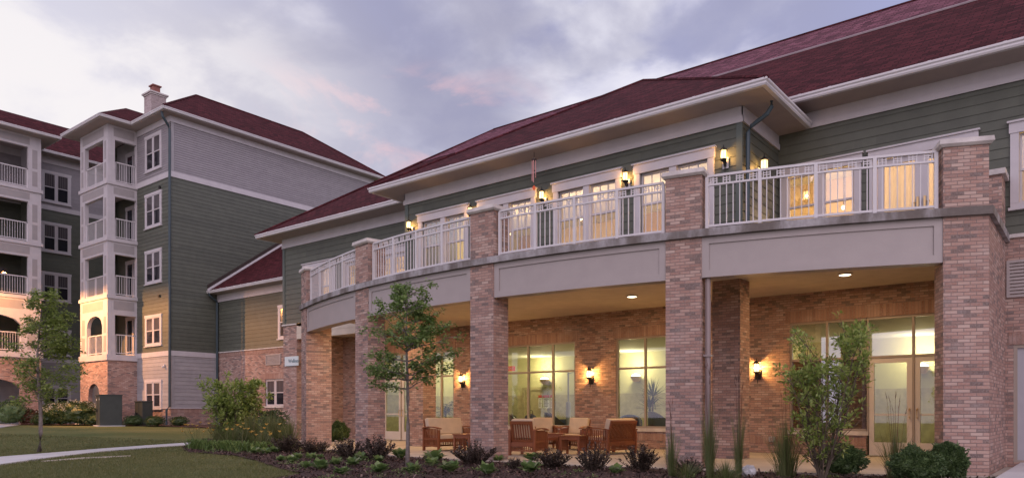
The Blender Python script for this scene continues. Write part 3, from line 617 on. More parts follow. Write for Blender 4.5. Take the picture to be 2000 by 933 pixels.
def portico():
    for k, th in enumerate(TH):
        M = Matrix.Translation(arc(th, AR, 0)) @ Matrix.Rotation(th, 4, 'Z')
        m = MB(M); m.box(-.34, .34, 0, .52, -.15, 4.33); m.box(-.34, .34, 0, .52, 4.47, 5.50)
        if k == 0: m.box(.02, .33, .523, .80, -.1, 4.1)
        p = m.build('brick_pillar', 'brick', CL)
        m = MB(M); m.hexa([(-.37, -.03, 5.5), (.37, -.03, 5.5), (.37, .55, 5.5), (-.37, .55, 5.5), (-.41, -.07, 5.54), (.41, -.07, 5.54), (.41, .59, 5.54), (-.41, .59, 5.54)])
        m.hexa([(-.41, -.07, 5.54), (.41, -.07, 5.54), (.41, .59, 5.54), (-.41, .59, 5.54), (-.40, -.06, 5.62), (.40, -.06, 5.62), (.40, .58, 5.62), (-.40, .58, 5.62)])
        m.build('pillar_cap', 'stone_cap', p)
    m = MB(); m.box(8.97, 9.37, 2.02, 4.63, -.15, 4.33); m.box(9.0, 9.37, 4.0, 4.6, 4.47, 5.5); p = m.build('side_wall', 'brick', CL)
    m = MB(); m.box(8.95, 9.43, 3.94, 4.60, 5.5, 5.6); m.build('pillar_cap', 'stone_cap', p)
    m = MB(); m.box(-6.36, -5.7, 3.83, 4.4, 0, 4.08); m.build('brick_pier', 'brick', CL); m = MB(); m.box(3.75, 4.41, 3.83, 4.4, 0, 4.08); m.build('brick_pier', 'brick', CL)
    a0, a1 = TH[0] - .0165, TH[4] + .0165; N = 48
    P = [arc(a0 + (a1 - a0) * i / N, AR + .07, 0)[:2] for i in range(N + 1)] + [(9.44, 2.02), (9.44, 4.63), (-9.44, 4.63), (-9.44, 2.02)]
    m = MB(); m.prism(P, 4.33, 4.47); d = m.build('balcony_deck', 'band_stone', CL)
    P = [arc(a0 + (a1 - a0) * i / 30, AR - .2, 0)[:2] for i in range(31)] + [(8.99, 4.63), (9.35, 4.63), (9.35, 6.86), (-13.31, 6.86), (-13.31, 4.62), (-9.2, 4.62)]
    m = MB(); m.prism(P, 4.08, 4.12); m.build('patio_ceiling', 'ceiling_paint', CL)
    hw = .335 / AR
    for k in range(4):
        b0, b1 = TH[k] + hw, TH[k + 1] - hw; n = 14
        def strip(m, t0, t1, r0, r1, z0, z1):
            for i in range(n):
                A, B = b0 + (b1 - b0) * (t0 + (t1 - t0) * i / n), b0 + (b1 - b0) * (t0 + (t1 - t0) * (i + 1) / n)
                m.hexa([arc(A, r1, z0), arc(B, r1, z0), arc(B, r0, z0), arc(A, r0, z0), arc(A, r1, z1), arc(B, r1, z1), arc(B, r0, z1), arc(A, r0, z1)])
        m = MB(); r = AR - .02
        strip(m, 0, 1, r - .3, r - .025, 3.575, 4.328)
        strip(m, 0, 1, r - .024, r, 4.20, 4.325); strip(m, 0, 1, r - .024, r, 3.575, 3.71); strip(m, 0, .035, r - .024, r, 3.71, 4.20); strip(m, .965, 1, r - .024, r, 3.71, 4.20)
        m.build('fascia_panel', 'taupe_trim', CL)
        # railing of this bay: posts, rails, balusters and the small squares under the top rail
        z = 4.47; r = AR - .13; c0, c1 = TH[k] + .42 / AR, TH[k + 1] - .42 / AR
        rl = MB()
        def rs(m, r0, r1, z0, z1, A=c0, B=c1, n=20):
            for i in range(n):
                p, q = A + (B - A) * i / n, A + (B - A) * (i + 1) / n
                m.hexa([arc(p, r1, z0), arc(q, r1, z0), arc(q, r0, z0), arc(p, r0, z0), arc(p, r1, z1), arc(q, r1, z1), arc(q, r0, z1), arc(p, r0, z1)])
        rs(rl, r - .03, r + .03, z + .99, z + 1.032); rail = rl.build('railing', 'rail_white', CL)
        q = MB(); rs(q, r - .02, r + .02, z + .83, z + .865); q.build('middle_rail', 'rail_white', rail); q = MB(); rs(q, r - .02, r + .02, z + .06, z + .10); q.build('bottom_rail', 'rail_white', rail)
        orn = None; post = None; bal = None; nb = 4
        for j in range(nb + 1):
            a = c0 + (c1 - c0) * j / nb; M = Matrix.Translation(arc(a, r, z)) @ Matrix.Rotation(a, 4, 'Z')
            if post is None: q = MB(); q.box(-.03, .03, -.03, .03, 0, 1.0); post = q.build('post', 'rail_white', rail); o = post
            else: o = dup(post, rail)
            o.matrix_local = M
            if j == nb: break
            w = (c1 - c0) / nb
            for i in range(1, 8):
                t = a + w * i / 8; M = Matrix.Translation(arc(t, r, z)) @ Matrix.Rotation(t, 4, 'Z')
                if bal is None: q = MB(); q.box(-.0085, .0085, -.0085, .0085, .09, .84); bal = q.build('baluster', 'rail_white', rail); o = bal
                else: o = dup(bal, rail)
                o.matrix_local = M
            for i in range(4):
                t = a + w * (i * 2.0 + 1) / 8; M = Matrix.Translation(arc(t, r, z)) @ Matrix.Rotation(t, 4, 'Z')
                if orn: o = dup(orn, rail); o.matrix_local = M; continue
                q = MB()
                for x in (-.06, .06): q.box(x - .009, x + .009, -.009, .009, .866, .989)
                q.box(-.008, .008, -.009, .009, .865, .99); q.box(-.06, .06, -.008, .008, .905, .92); q.box(-.06, .06, -.008, .008, .945, .96)
                orn = q.build('square_ornament', 'rail_white', rail); orn.matrix_local = M
    # downspouts
    m = MB(); m.tube([(5.57, 2.55, 7.39), (5.57, 2.55, 7.26), (5.48, 2.55, 7.13), (5.16, 2.54, 6.96), (5.085, 2.54, 6.84), (5.075, 2.54, 4.6)], .046, 8); m.build('downspout', 'teal_metal', CL)
    M = Matrix.Translation(arc(TH[3], AR, 0)) @ Matrix.Rotation(TH[3], 4, 'Z')
    m = MB(M); m.tube([(.43, .14, 3.60), (.43, .14, -.1)], .055, 8); m.box(.36, .50, .07, .21, 2.10, 2.14); m.build('downspout', 'taupe_metal', CL)
portico()
def storefront(F, us, z0, z1, rail, door=()):
    m = MB(); w = .055
    fbox(m, F, us[0], us[-1], -.12, -.03, z1 - w, z1); fbox(m, F, us[0], us[-1], -.119, -.031, rail - .03, rail + .03)
    for i, u in enumerate(us):
        b = 0 if door and door[0] < i else z0
        fbox(m, F, u - (w / 2 if 0 < i < len(us) - 1 else 0 if i == 0 else w), u + (w / 2 if 0 < i < len(us) - 1 else w if i == 0 else 0), -.121, -.029, b, z1 - w)
    if not door or door[0] > 0: fbox(m, F, us[0], us[door[0]] if door else us[-1], -.118, -.032, z0, z0 + w)
    s = m.build('storefront_window' if not door else 'storefront_entrance', 'bronze_frame', CL)
    for i in range(len(us) - 1):
        a, b = us[i] + .02, us[i + 1] - .02
        p = MB(); p.quad(F(a, -.075, rail + .02), F(b, -.075, rail + .02), F(b, -.075, z1 - .04), F(a, -.075, z1 - .04)); p.build('pane', 'coated_glass' if us[0] > 4 else 'clear_glass', s)
        if door and i in door:
            q = MB(); frame_ring(q, F, a + .01, b - .01, .02, rail - .035, .11, -.10, -.05); fbox(q, F, a + .12, b - .12, -.10, -.05, .13, .34); fbox(q, F, a + .12, b - .12, -.085, -.07, .98, 1.02); q.build('door_leaf', 'door_white', s)
            q = MB(); q.quad(F(a + .1, -.075, .32), F(b - .1, -.075, .32), F(b - .1, -.075, rail - .1), F(a + .1, -.075, rail - .1)); q.build('pane', 'clear_glass', s)
            hx = b - .06 if i == door[0] else a + .06; q = MB(); y = 6.85
            q.tube([F(hx, -.05, .92), F(hx, .02, .95), F(hx, .02, 1.12), F(hx, -.05, 1.15)], .013); q.build('handle', 'brass', s)
        else: p = MB(); p.quad(F(a, -.075, z0 + .04), F(b, -.075, z0 + .04), F(b, -.075, rail - .02), F(a, -.075, rail - .02)); p.build('pane', 'coated_glass' if us[0] > 4 else 'clear_glass', s)
FP = front(6.85)
storefront(FP, (-10.95, -9.94, -8.92), .0, 3.27, 2.36, (0, 1))
storefront(FP, (-8.5, -7.85, -7.2), .6, 3.27, 2.36)
storefront(FP, (-4.95, -3.93, -2.94, -2.05), .6, 3.27, 2.36)
storefront(FP, (-.6, .36, 1.33, 2.3), .6, 3.27, 2.36)
storefront(FP, (4.53, 5.44, 6.38, 7.37, 8.35), .6, 3.34, 2.38, (2, 3))
def interiors():
    m = MB(); Fb = front(13.5)
    wall(m, Fb, -13.2, 9.3, 1.81, 3.42); wall(m, side(-13.2), 7.05, 13.5, 1.81, 3.42); wall(m, side(9.3), 7.05, 13.5, 1.81, 3.42); m.build('interior_wall', 'room_yellow', CL)
    m = MB(); wall(m, Fb, -13.2, 9.3, 0, 1.81, d=.02); wall(m, side(-13.18), 7.05, 13.5, 0, 1.81); wall(m, side(9.28), 7.05, 13.5, 0, 1.81); m.build('interior_wainscot', 'room_tile', CL)
    m = MB(); m.quad((-13.2, 7.0, 3.42), (9.3, 7.0, 3.42), (9.3, 13.5, 3.42), (-13.2, 13.5, 3.42)); m.build('interior_ceiling', 'room_ceiling', CL)
    m = MB(); m.quad((-13.2, 6.85, .01), (9.3, 6.85, .01), (9.3, 13.5, .01), (-13.2, 13.5, .01)); m.build('interior_floor', 'room_floor', CL)
    m = MB(); fbox(m, Fb, -9.2, -9.05, .02, .08, 0, 2.15); fbox(m, Fb, -8.0, -7.85, .02, .08, 0, 2.15); fbox(m, Fb, -9.05, -8.0, .02, .08, 2.02, 2.15); fbox(m, Fb, -9.05, -8.0, .02, .05, 0, 2.02); m.build('interior_door', 'room_tile', CL)
    m = MB(); m.box(4.2, 6.34, 7.35, 7.42, 0, 2.42); m.build('dark_pane_backing', 'dark_leather', CL)  # added dark sheet that makes the lower panes before it look dark
    # upper floor rooms
    m = MB(); Fu = front(8.6); wall(m, Fu, -14, 24, 4.45, 7.34); wall(m, side(-14), 4.75, 8.6, 4.45, 7.34); m.build('interior_wall', 'room_cream', CL)
    m = MB(); wall(m, front(8.57), -1.2, 1.9, 4.45, 7.34); wall(m, front(8.57), -6.5, -4.5, 4.45, 7.34); m.build('interior_wall', 'room_tan', CL)
    m = MB(); wall(m, side(3.0), 4.8, 8.6, 4.45, 7.34); wall(m, side(9.2), 4.8, 8.6, 4.45, 7.34); wall(m, side(-5.6), 4.8, 8.6, 4.45, 7.34); m.build('interior_wall', 'room_yellow', CL)
    m = MB(); m.quad((-14, 4.7, 7.34), (24, 4.7, 7.34), (24, 8.6, 7.34), (-14, 8.6, 7.34)); m.quad((-4.9, 2.55, 7.33), (4.9, 2.55, 7.33), (4.9, 4.75, 7.33), (-4.9, 4.75, 7.33)); m.build('interior_ceiling', 'room_ceiling', CL)
    m = MB(); m.quad((-14, 4.75, 4.46), (24, 4.75, 4.46), (24, 8.6, 4.46), (-14, 8.6, 4.46)); m.quad((-4.9, 2.55, 4.478), (4.9, 2.55, 4.478), (4.9, 4.8, 4.478), (-4.9, 4.8, 4.478)); m.build('interior_floor', 'room_floor', CL)
interiors()

# ================================================================ connecting wing
CN = thing('connecting_wing', 'low brick and green clapboard wing between the tall apartments and the clubhouse', 'building')
def connector():
    F = front(8.37); X0, X1 = -25.35, -14.15
    m = MB(); wall(m, F, X0, X1, 0, 4.13, [(-21.06, -19.55, 1.37, 2.66)]); m.build('brick_wall', 'brick', CN)
    m = MB(); fbox(m, F, X0, X1, -.02, .012, 3.93, 4.13); fbox(m, F, -21.2, -19.4, -.02, .013, 2.66, 2.93); m.build('soldier_course', 'soldier_brick', CN)
    m = MB(); fbox(m, F, X0, X1, 0, .05, 4.13, 4.18); m.build('water_table', 'stone_cap', CN)
    m = MB(); siding(m, F, X0, X1, 4.18, 7.15, .19); m.build('siding', 'green_siding', CN)
    m = MB(); fbox(m, F, X0, X1, .015, .04, 6.78, 7.15); fbox(m, F, X0, X1, .04, .06, 6.77, 6.9); m.build('frieze', 'white_trim', CN)
    m = MB(); m.box(X0, X1, 7.85, 8.37, 7.15, 7.18); m.build('soffit', 'soffit_paint', CN)
    m = MB(); gutter(m, (X0, 7.87, 7.16), (X1, 7.87, 7.16), (0, -1, 0)); m.build('gutter', 'rail_white', CN)
    m = MB(); poly(m, (X0, 7.78, 7.28), (X1, 7.78, 7.28), (X1, 14.5, 12.0), (X0, 14.5, 12.0)); r = m.build('roof', 'roof_shingle', CN)
    m = MB(); m.hexa([(X0 + .01, 7.8, 7.30), (X0 + .12, 7.8, 7.30), (X0 + .12, 14.5, 12.01), (X0 + .01, 14.5, 12.01), (X0 + .01, 7.8, 7.42), (X0 + .12, 7.8, 7.42), (X0 + .12, 14.5, 12.13), (X0 + .01, 14.5, 12.13)]); m.build('flashing', 'rail_white', r)
    m = MB(); m.hexa([(X0 + .005, 7.8, 7.43), (X0 + .06, 7.8, 7.43), (X0 + .06, 14.5, 12.14), (X0 + .005, 14.5, 12.14), (X0 + .005, 7.8, 7.62), (X0 + .06, 7.8, 7.62), (X0 + .06, 14.5, 12.33), (X0 + .005, 14.5, 12.33)]); m.build('flashing', 'dark_leather', r)
    window(CN, F, -19.95, -18.3, 4.52, 6.14, 2)
    window(CN, lambda u, d, z: F(u, d - .1, z), -21.06, -19.55, 1.37, 2.66, 2, .04, .05, sill=False)
    m = MB(); fbox(m, F, -21.15, -19.45, -.1, .06, 1.28, 1.37); m.build('stone_sill', 'stone_cap', CN)
    m = MB(); frame_ring(m, F, -20.97, -19.76, 3.33, 3.85, .05, 0, .04)
    for k in range(7): z = 3.39 + k * .062; m.hexa([F(-20.93, .002, z + .045), F(-19.8, .002, z + .045), F(-19.8, .03, z), F(-20.93, .03, z), F(-20.93, .002, z + .055), F(-19.8, .002, z + .055), F(-19.8, .03, z + .012), F(-20.93, .03, z + .012)])
    m.build('louvre', 'inset_panel', CN)
    window(CN, F, -23.3, -22.3, .9, 2.25, 1, .1)
    m = MB(); m.tube([(-25.2, 7.8, 7.2), (-25.2, 7.85, 7.05), (-25.22, 8.2, 6.85), (-25.22, 8.27, 6.7), (-25.22, 8.27, .4)], .06, 8); m.build('downspout', 'teal_metal', CN)
connector()

# ================================================================ tall apartment building
AP = thing('apartment_building', 'five storey green and grey clapboard apartment building with stacked white corner porches', 'building')
HEADS = [15.21, 12.23, 9.33, 6.02, 2.72]; SILLS = [13.34, 10.45, 7.60, 4.43, 1.22]; DECKS = [4.02, 7.05, 9.97, 12.86]
def porch_front(par, F, u0, u1, z0, z1, colw0, colw1, top, arch=False, brickm=None):
    """one storey of a porch face: columns, header with sunk panel; arch=True cuts an arched opening"""
    m = MB(); d0, d1 = -.2, 0.0
    if not arch:
        fbox(m, F, u0, u0 + colw0, d0, d1, z0, top); fbox(m, F, u1 - colw1, u1, d0, d1, z0, top); fbox(m, F, u0, u1, d0, d1, top, z1)
    else:
        a, b = u0 + colw0, u1 - colw1; n = 14; sp = top - min(.55, (b - a) * .42); rise = top - sp
        fbox(m, F, u0, a, d0, d1, z0, z1); fbox(m, F, b, u1, d0, d1, z0, z1)
        for i in range(n):
            p, q = a + (b - a) * i / n, a + (b - a) * (i + 1) / n
            h = lambda x: sp + rise * sqrt(max(0, 1 - ((x - (a + b) / 2) / ((b - a) / 2)) ** 2))
            m.hexa([F(p, d0, h(p)), F(q, d0, h(q)), F(q, d1, h(q)), F(p, d1, h(p)), F(p, d0, z1), F(q, d0, z1), F(q, d1, z1), F(p, d1, z1)])
    o = m.build('porch_face', brickm or 'white_trim', par)
    if not brickm:
        m = MB()
        if z1 - top > .45 or arch: t = max(top + .12, z1 - .55); fbox(m, F, u0 + .3 * min(1, colw0 * 2), u1 - max(.15, colw1 * .9), .0, .008, t, z1 - .1)
        for a, w in ((u0, colw0), (u1 - colw1, colw1)):
            if w > .2: fbox(m, F, a + w * .3, a + w * .7, 0, .008, z0 + .15, z0 + .95); fbox(m, F, a + w * .3, a + w * .7, 0, .008, z0 + 1.1, top - .1)
        m.build('inset_panel', 'inset_panel', o)
    return o
def apartment():
    Ff, Fs = front(5.87), side(-25.35); XL, XR, YB = -32.1, -25.35, 19.0
    B2, B3 = 3.87, 12.86
    m = MB(); wall(m, Ff, -28.85, XR, .2, 1.25); wall(m, Fs, 5.87, YB, .2, 1.25); m.build('brick_base', 'brick', AP)
    m = MB(); fbox(m, Fs, 5.87, 8.37, -.02, .012, 1.03, 1.24); m.build('soldier_course', 'soldier_brick', AP)
    m = MB(); fbox(m, Ff, -28.85, XR + .04, 0, .04, 1.25, 1.30); fbox(m, Fs, 5.87, 8.4, 0, .04, 1.25, 1.30); m.build('water_table', 'white_trim', AP)
    m = MB(); siding(m, Ff, -28.85, XR, 1.30, B2, .19); siding(m, Fs, 5.87, YB, 1.30, B2, .19); m.build('lower_siding', 'grey_siding', AP)
    m = MB(); siding(m, Ff, -28.85, XR, B2 + .25, 12.72, .19); siding(m, Fs, 5.87, YB, B2 + .25, 12.72, .19); m.build('middle_siding', 'green_siding', AP)
    m = MB(); siding(m, Ff, -28.85, XR, 12.99, 15.72, .115, lip=.022); siding(m, Fs, 5.87, YB, 12.99, 15.72, .115, lip=.024); m.build('upper_siding', 'mauve_siding', AP)
    for z0, z1 in ((B2, B2 + .25), (12.72, 12.99)): m = MB(); fbox(m, Ff, -28.85, XR + .04, 0, .04, z0, z1); fbox(m, Fs, 5.872, YB, 0, .04, z0, z1); m.build('belt_course', 'white_trim', AP)
    m = MB(); fbox(m, Ff, -28.85, XR + .05, .0, .05, 15.42, 15.72); fbox(m, Fs, 5.875, YB, 0, .05, 15.42, 15.72); m.build('frieze', 'white_trim', AP)
    m = MB(); fbox(m, Fs, 5.872, 6.02, .012, .03, 12.99, 15.42); fbox(m, Fs, 5.872, 6.02, .012, .03, 1.30, B2); fbox(m, Fs, 8.2, 8.35, .012, .03, 1.3, B2); m.build('corner_board', 'grey_siding', AP)
    for h, s in zip(HEADS, SILLS): window(AP, Ff, -27.92, -26.2, s, h, 2, .14, .14)
    # porch tower
    Ft, Fo = front(4.38), side(-28.85); TX0, TX1 = XL, -28.85
    m = MB(); wall(m, front(6.25), TX0, TX1, .2, 12.7); m.build('porch_back_wall', 'green_siding', AP); m = MB(); wall(m, front(6.25), TX0, TX1, 12.7, 15.7); m.build('porch_back_wall', 'grey_siding', AP)
    m = MB(); wall(m, lambda u, d, z: Vector((TX0 - d, u, z)), 5.87, 19, .2, 15.7); m.build('rear_siding', 'green_siding', AP)
    porch_front(AP, Ft, TX0, TX1, .2, 3.72, 1.0, .95, 2.55, True, 'brick')
    m = MB(); fbox(m, Fo, 4.585, 5.87, -.2, 0, .2, 3.72); m.build('brick_side', 'brick', AP)
    tops = [6.05, 9.15, 12.1, 15.0]; nxt = [7.05 - .18, 9.97 - .18, 12.86 - .18, 15.72]
    for i, zd in enumerate(DECKS):
        m = MB(); m.box(TX0 - .06, TX1 + .07, 4.38 - .07, 6.2, zd - .3 if i == 0 else zd - .18, zd); m.build('porch_deck', 'white_trim', AP)
        porch_front(AP, Ft, TX0, TX1, zd, nxt[i], .55 if i else .8, .5 if i else .62, tops[i], i == 0)
        porch_front(AP, Fo, 4.585, 5.87, zd, nxt[i], .16, .05, tops[i])
        m = MB(); m.box(TX0, TX0 + .2, 5.6, 5.87, zd, tops[i]); m.build('porch_post', 'white_trim', AP)
        rail_simple(AP, Ft, TX0 + (.55 if i else .8), TX1 - (.5 if i else .62), -.1, zd); rail_simple(AP, Fo, 4.75, 5.86, -.08, zd, post=False)
        F6 = front(6.25); window(AP, F6, -30.9, -29.2, zd + .02, zd + 2.2, 2, .14, .16, up='dark_glass', sill=False, zm=zd + .3)
        m = MB(); m.quad((TX0, 4.4, nxt[i] - .02), (TX1, 4.4, nxt[i] - .02), (TX1, 6.2, nxt[i] - .02), (TX0, 6.2, nxt[i] - .02)); m.build('porch_ceiling', 'soffit_paint', AP)
    # eaves and roofs, z of gutter top 15.92
    m = MB(); m.box(-28.25, -24.87, 5.30, 5.87, 15.72, 15.75); m.box(-25.35, -24.87, 5.87, YB + .5, 15.72, 15.75); m.box(-32.75, -28.25, 3.78, 5.9, 15.72, 15.75); m.box(-32.75, -32.1, 5.9, 19, 15.72, 15.75); m.build('soffit', 'soffit_paint', AP)
    m = MB(); gutter(m, (-28.25, 5.32, 15.76), (-24.89, 5.32, 15.76), (0, -1, 0), -1, 1); gutter(m, (-24.89, 5.32, 15.76), (-24.89, YB + .5, 15.76), (1, 0, 0), 1, 0)
    gutter(m, (-32.75, 3.80, 15.76), (-28.27, 3.80, 15.76), (0, -1, 0), 1, 1); gutter(m, (-28.27, 3.80, 15.76), (-28.27, 5.32, 15.76), (1, 0, 0), 1, -1); gutter(m, (-32.75, 12, 15.76), (-32.75, 3.8, 15.76), (-1, 0, 0), 0, 1); m.build('gutter', 'rail_white', AP)
    ze = 15.90; p = .72; xr = -28.45; t = -24.78 - xr; y0, y1 = 5.22, 19.55; zr = ze + p * t; xl = 2 * xr + 24.78
    m = MB(); poly(m, (-24.78, y0, ze), (-24.78, y1, ze), (xr, y1 - t, zr), (xr, y0 + t, zr)); poly(m, (xl, y0, ze), (-24.78, y0, ze), (xr, y0 + t, zr)); poly(m, (xl, y1, ze), (xl, y0, ze), (xr, y0 + t, zr), (xr, y1 - t, zr)); poly(m, (-24.78, y1, ze), (xl, y1, ze), (xr, y1 - t, zr))
    r = m.build('roof', 'roof_shingle', AP)
    m = MB(); cap_strip(m, (-24.78, y0, ze), (xr, y0 + t, zr)); cap_strip(m, (xr, y0 + t, zr), (xr, y1 - t, zr)); cap_strip(m, (xr, y1 - t, zr), (-24.78, y1, ze)); m.build('ridge_cap', 'roof_shingle', r)
    a, b, c = -32.87, -28.16, 3.69; h = (b - a) / 2; mx = (a + b) / 2; m = MB()
    poly(m, (a, c, ze), (b, c, ze), (mx, c + h, ze + .66 * h)); poly(m, (b, c, ze), (b, 12, ze), (mx, 12, ze + .66 * h), (mx, c + h, ze + .66 * h)); poly(m, (a, 12, ze), (a, c, ze), (mx, c + h, ze + .66 * h), (mx, 12, ze + .66 * h)); m.build('porch_roof', 'roof_shingle', AP)
    # chimney
    m = MB(); m.box(-30.66, -29.84, 7.09, 7.91, 15.5, 18.45); ch = m.build('chimney', 'pale_brick', AP)
    m = MB(); m.box(-30.76, -29.74, 6.99, 8.01, 18.5, 18.58); m.box(-30.7, -29.8, 7.05, 7.95, 18.42, 18.5); m.build('chimney_cap', 'stone_cap', ch)
    m = MB(); m.box(-30.44, -30.06, 7.31, 7.69, 18.58, 19.0); m.box(-30.5, -30.0, 7.25, 7.75, 19.0, 19.06); m.build('chimney_pot', 'terracotta', ch)
    m = MB(); m.tube([(-25.2, 5.35, 15.75), (-25.2, 5.4, 15.5), (-25.3, 5.72, 15.2), (-25.3, 5.79, 15.0), (-25.3, 5.79, 1.35), (-25.42, 5.70, 1.2), (-25.42, 5.70, .35)], .062, 8); m.build('downspout', 'teal_metal', AP)
apartment()
# ================================================================ left apartment wing (its porches face the lawn between the two)
WG = thing('apartment_wing', 'apartment wing at the left edge with stacked white porches, arches and a dark recessed wall', 'building')
def wing():
    xw, xf = -37.4, -34.6; Fw, Fp = side(xw), side(xf); up = .28
    m = MB(); siding(m, Fw, -6, 16, 4.2, 12.85, .19); m.build('middle_siding', 'green_siding', WG)
    m = MB(); siding(m, Fw, -6, 16, 13.1, 16.0, .115, lip=.02); m.build('upper_siding', 'mauve_siding', WG); m = MB(); siding(m, Fw, -6, 16, .2, 3.95, .19); m.build('lower_siding', 'grey_siding', WG)
    for z0 in (3.95, 12.85): m = MB(); fbox(m, Fw, -6, 16, 0, .04, z0, z0 + .25); m.build('belt_course', 'white_trim', WG)
    m = MB(); fbox(m, Fw, -6, 16, 0, .05, 15.55, 15.95); m.build('frieze', 'white_trim', WG)
    for h, s in zip(HEADS, SILLS): window(WG, Fw, 4.35, 5.95, s - .05, h - .08, 2, .14, .14)
    y1 = 3.38; y0 = -3.0
    dk = [z + up for z in DECKS]; tops = [6.3, 9.45, 12.4, 15.35]; nxt = [dk[1] - .18, dk[2] - .18, dk[3] - .18, 15.95]
    porch_front(WG, Fp, y0, y1, .2, dk[0] - .3, 1.2, 1.0, 2.9, True, 'brick')
    for i, zd in enumerate(dk):
        m = MB(); m.box(xw, xf + .08, y0, y1 + .07, zd - .3 if i == 0 else zd - .18, zd); m.build('porch_deck', 'white_trim', WG)
        porch_front(WG, Fp, y0, y1, zd, nxt[i], .6 if i else 1.0, .62 if i else .95, tops[i], i == 0)
        rail_simple(WG, Fp, y0 + (.6 if i else 1.0), y1 - (.62 if i else .95), -.1, zd)
        m = MB(); wall(m, lambda u, d, z: Vector((u, y1 - .06 + d, z)), xw, xf - .2, zd, nxt[i]); m.build('porch_side', 'green_siding' if i < 3 else 'grey_siding', WG)
        m = MB(); m.quad((xw, y0, nxt[i] - .02), (xf, y0, nxt[i] - .02), (xf, y1, nxt[i] - .02), (xw, y1, nxt[i] - .02)); m.build('porch_ceiling', 'soffit_paint', WG)
        window(WG, Fw, -.2, 1.6, zd + .02, zd + 2.2, 2, .14, .16, up='curtain_glass', sill=False, zm=zd + 1.1)
    m = MB(); m.box(xw, xf + .6, y0 - .6, y1 + .65, 15.95, 15.98); m.box(xw - .05, xw + .6, y1 + .65, 16, 15.95, 15.98); m.build('soffit', 'soffit_paint', WG)
    m = MB(); gutter(m, (xf + .6, y0, 15.98), (xf + .6, y1 + .65, 15.98), (1, 0, 0), 0, 1); gutter(m, (xw + .62, y1 + .6, 15.98), (xw + .62, 16, 15.98), (1, 0, 0)); gutter(m, (xf + .6, y1 + .65, 15.98), (xw + .65, y1 + .65, 15.98), (0, 1, 0), 1, 0); m.build('gutter', 'rail_white', WG)
    ze = 16.1; p = .72; x0 = xw + .72; xr = -40.9; zr = ze + p * (x0 - xr)
    m = MB(); poly(m, (x0, -12, ze), (x0, 16, ze), (xr, 16, zr), (xr, -12, zr)); poly(m, (xr, -12, zr), (xr, 16, zr), (2 * xr - x0, 16, ze), (2 * xr - x0, -12, ze))
    q = .30; xa = xf + .7; poly(m, (xa, y0 - .7, ze), (xa, y1 + .75, ze), (xa - 2.4, y1 + .75 - 2.4, ze + q * 2.4), (xw - .9, y1 - 1.65, ze + q * 3.7), (xw - .9, y0 - .7, ze + q * 3.7)); poly(m, (xa, y1 + .75, ze), (xw, y1 + .75, ze), (xw - .9, y1 - 1.65, ze + q * 3.7), (xa - 2.4, y1 - 1.65, ze + q * 2.4))
    m.build('roof', 'roof_shingle', WG)
wing()
# ================================================================ lamps
def make_lantern(label, loc, rot=0, mount='white_trim', power=7.0, group='wall lanterns'):
    t = thing('wall_lantern', label, 'lantern', loc, rot, group)           # local: wall at y=0, outward = -y, z=0 at the glass centre
    m = MB(); m.box(-.075, .075, -.03, 0, -.30, -.04); m.build('mount_plate', mount, t)
    m = MB(); m.box(-.03, .03, -.05, -.03, -.26, -.10); m.tube([(0, -.05, -.20), (0, -.10, -.23), (0, -.14, -.18), (0, -.14, -.12)], .018, 6); m.tube([(0, -.05, -.18), (0, -.05, -.40)], [.016, .008], 6); m.build('arm', 'black_iron', t)
    m = MB(); m.lathe([(.02, -.17), (.05, -.145), (.085, -.115), (.085, -.10), (.01, -.10)], 12, (0, -.14, 0)); m.build('base_ring', 'black_iron', t)
    m = MB(); m.lathe([(.062, -.10), (.068, -.05), (.068, .06), (.064, .10)], 14, (0, -.14, 0)); m.build('glass_shade', 'lantern_glow', t, smooth=True)
    m = MB()
    for k in range(6): a = k * pi / 3; m.box(cos(a) * .072 - .004, cos(a) * .072 + .004, -.14 + sin(a) * .072 - .004, -.14 + sin(a) * .072 + .004, -.1, .1)
    m.lathe([(.10, .10), (.095, .118), (.05, .155), (.03, .165), (.012, .19), (.012, .24), (.001, .25)], 12, (0, -.14, 0)); m.build('cap', 'black_iron', t)
    lamp('POINT', (0, -.14, 0), power, (1, .50, .14), t, .03)
    return t
BAL = ['first lantern from the left on the balcony wall, between the corner and the leftmost window', 'balcony lantern half hidden behind the middle brick pillar', 'balcony lantern beside the hanging wind chime', 'balcony lantern between the two windows left of the fourth pillar', 'balcony lantern on a white block beside the teal downspout']
for x, l in zip((-4.72, -2.37, -.02, 2.33, 4.66), BAL): make_lantern(l, (x, 2.41, 6.40), 0, power=22).scale = (.86, .86, .86)
make_lantern('lantern in the inner corner of the balcony, showing only its top over the rail', (5.03, 3.25, 6.33), pi / 2, power=13)
for x, l in zip((-6.74, -1.46, 3.72), ('patio wall lantern above the far loveseat', 'patio wall lantern on the brick between the two wide windows', 'patio wall lantern beside the right hand brick pier')): make_lantern(l, (x, 6.84, 2.22), 0, 'black_iron', 95)
for (x, y), l in zip(((1.26, 4.51), (6.43, 4.68), (-3.9, 4.5), (-9.3, 4.9), (-6.6, 2.6)), ('round recessed downlight in the patio ceiling over the loveseat seen from behind', 'round recessed downlight in the patio ceiling before the glass entrance', 'recessed downlight over the middle of the patio', 'recessed downlight in the far left of the patio ceiling', 'recessed downlight behind the young tree')):
    t = thing('ceiling_light', l, 'ceiling light', (x, y, 4.08), 0, 'recessed patio downlights')
    m = MB(); m.lathe([(.15, .02), (.15, -.03), (.125, -.035), (.12, .0)], 20); m.build('trim_ring', 'rail_white', t); m = MB(); m.lathe([(.12, -.012), (.12, -.035), (.08, -.045), (.001, -.048)], 18); m.build('lens', 'downlight_glow', t)
    lamp('AREA', (0, 0, -.07), 70, (1, .62, .30), t, .22)
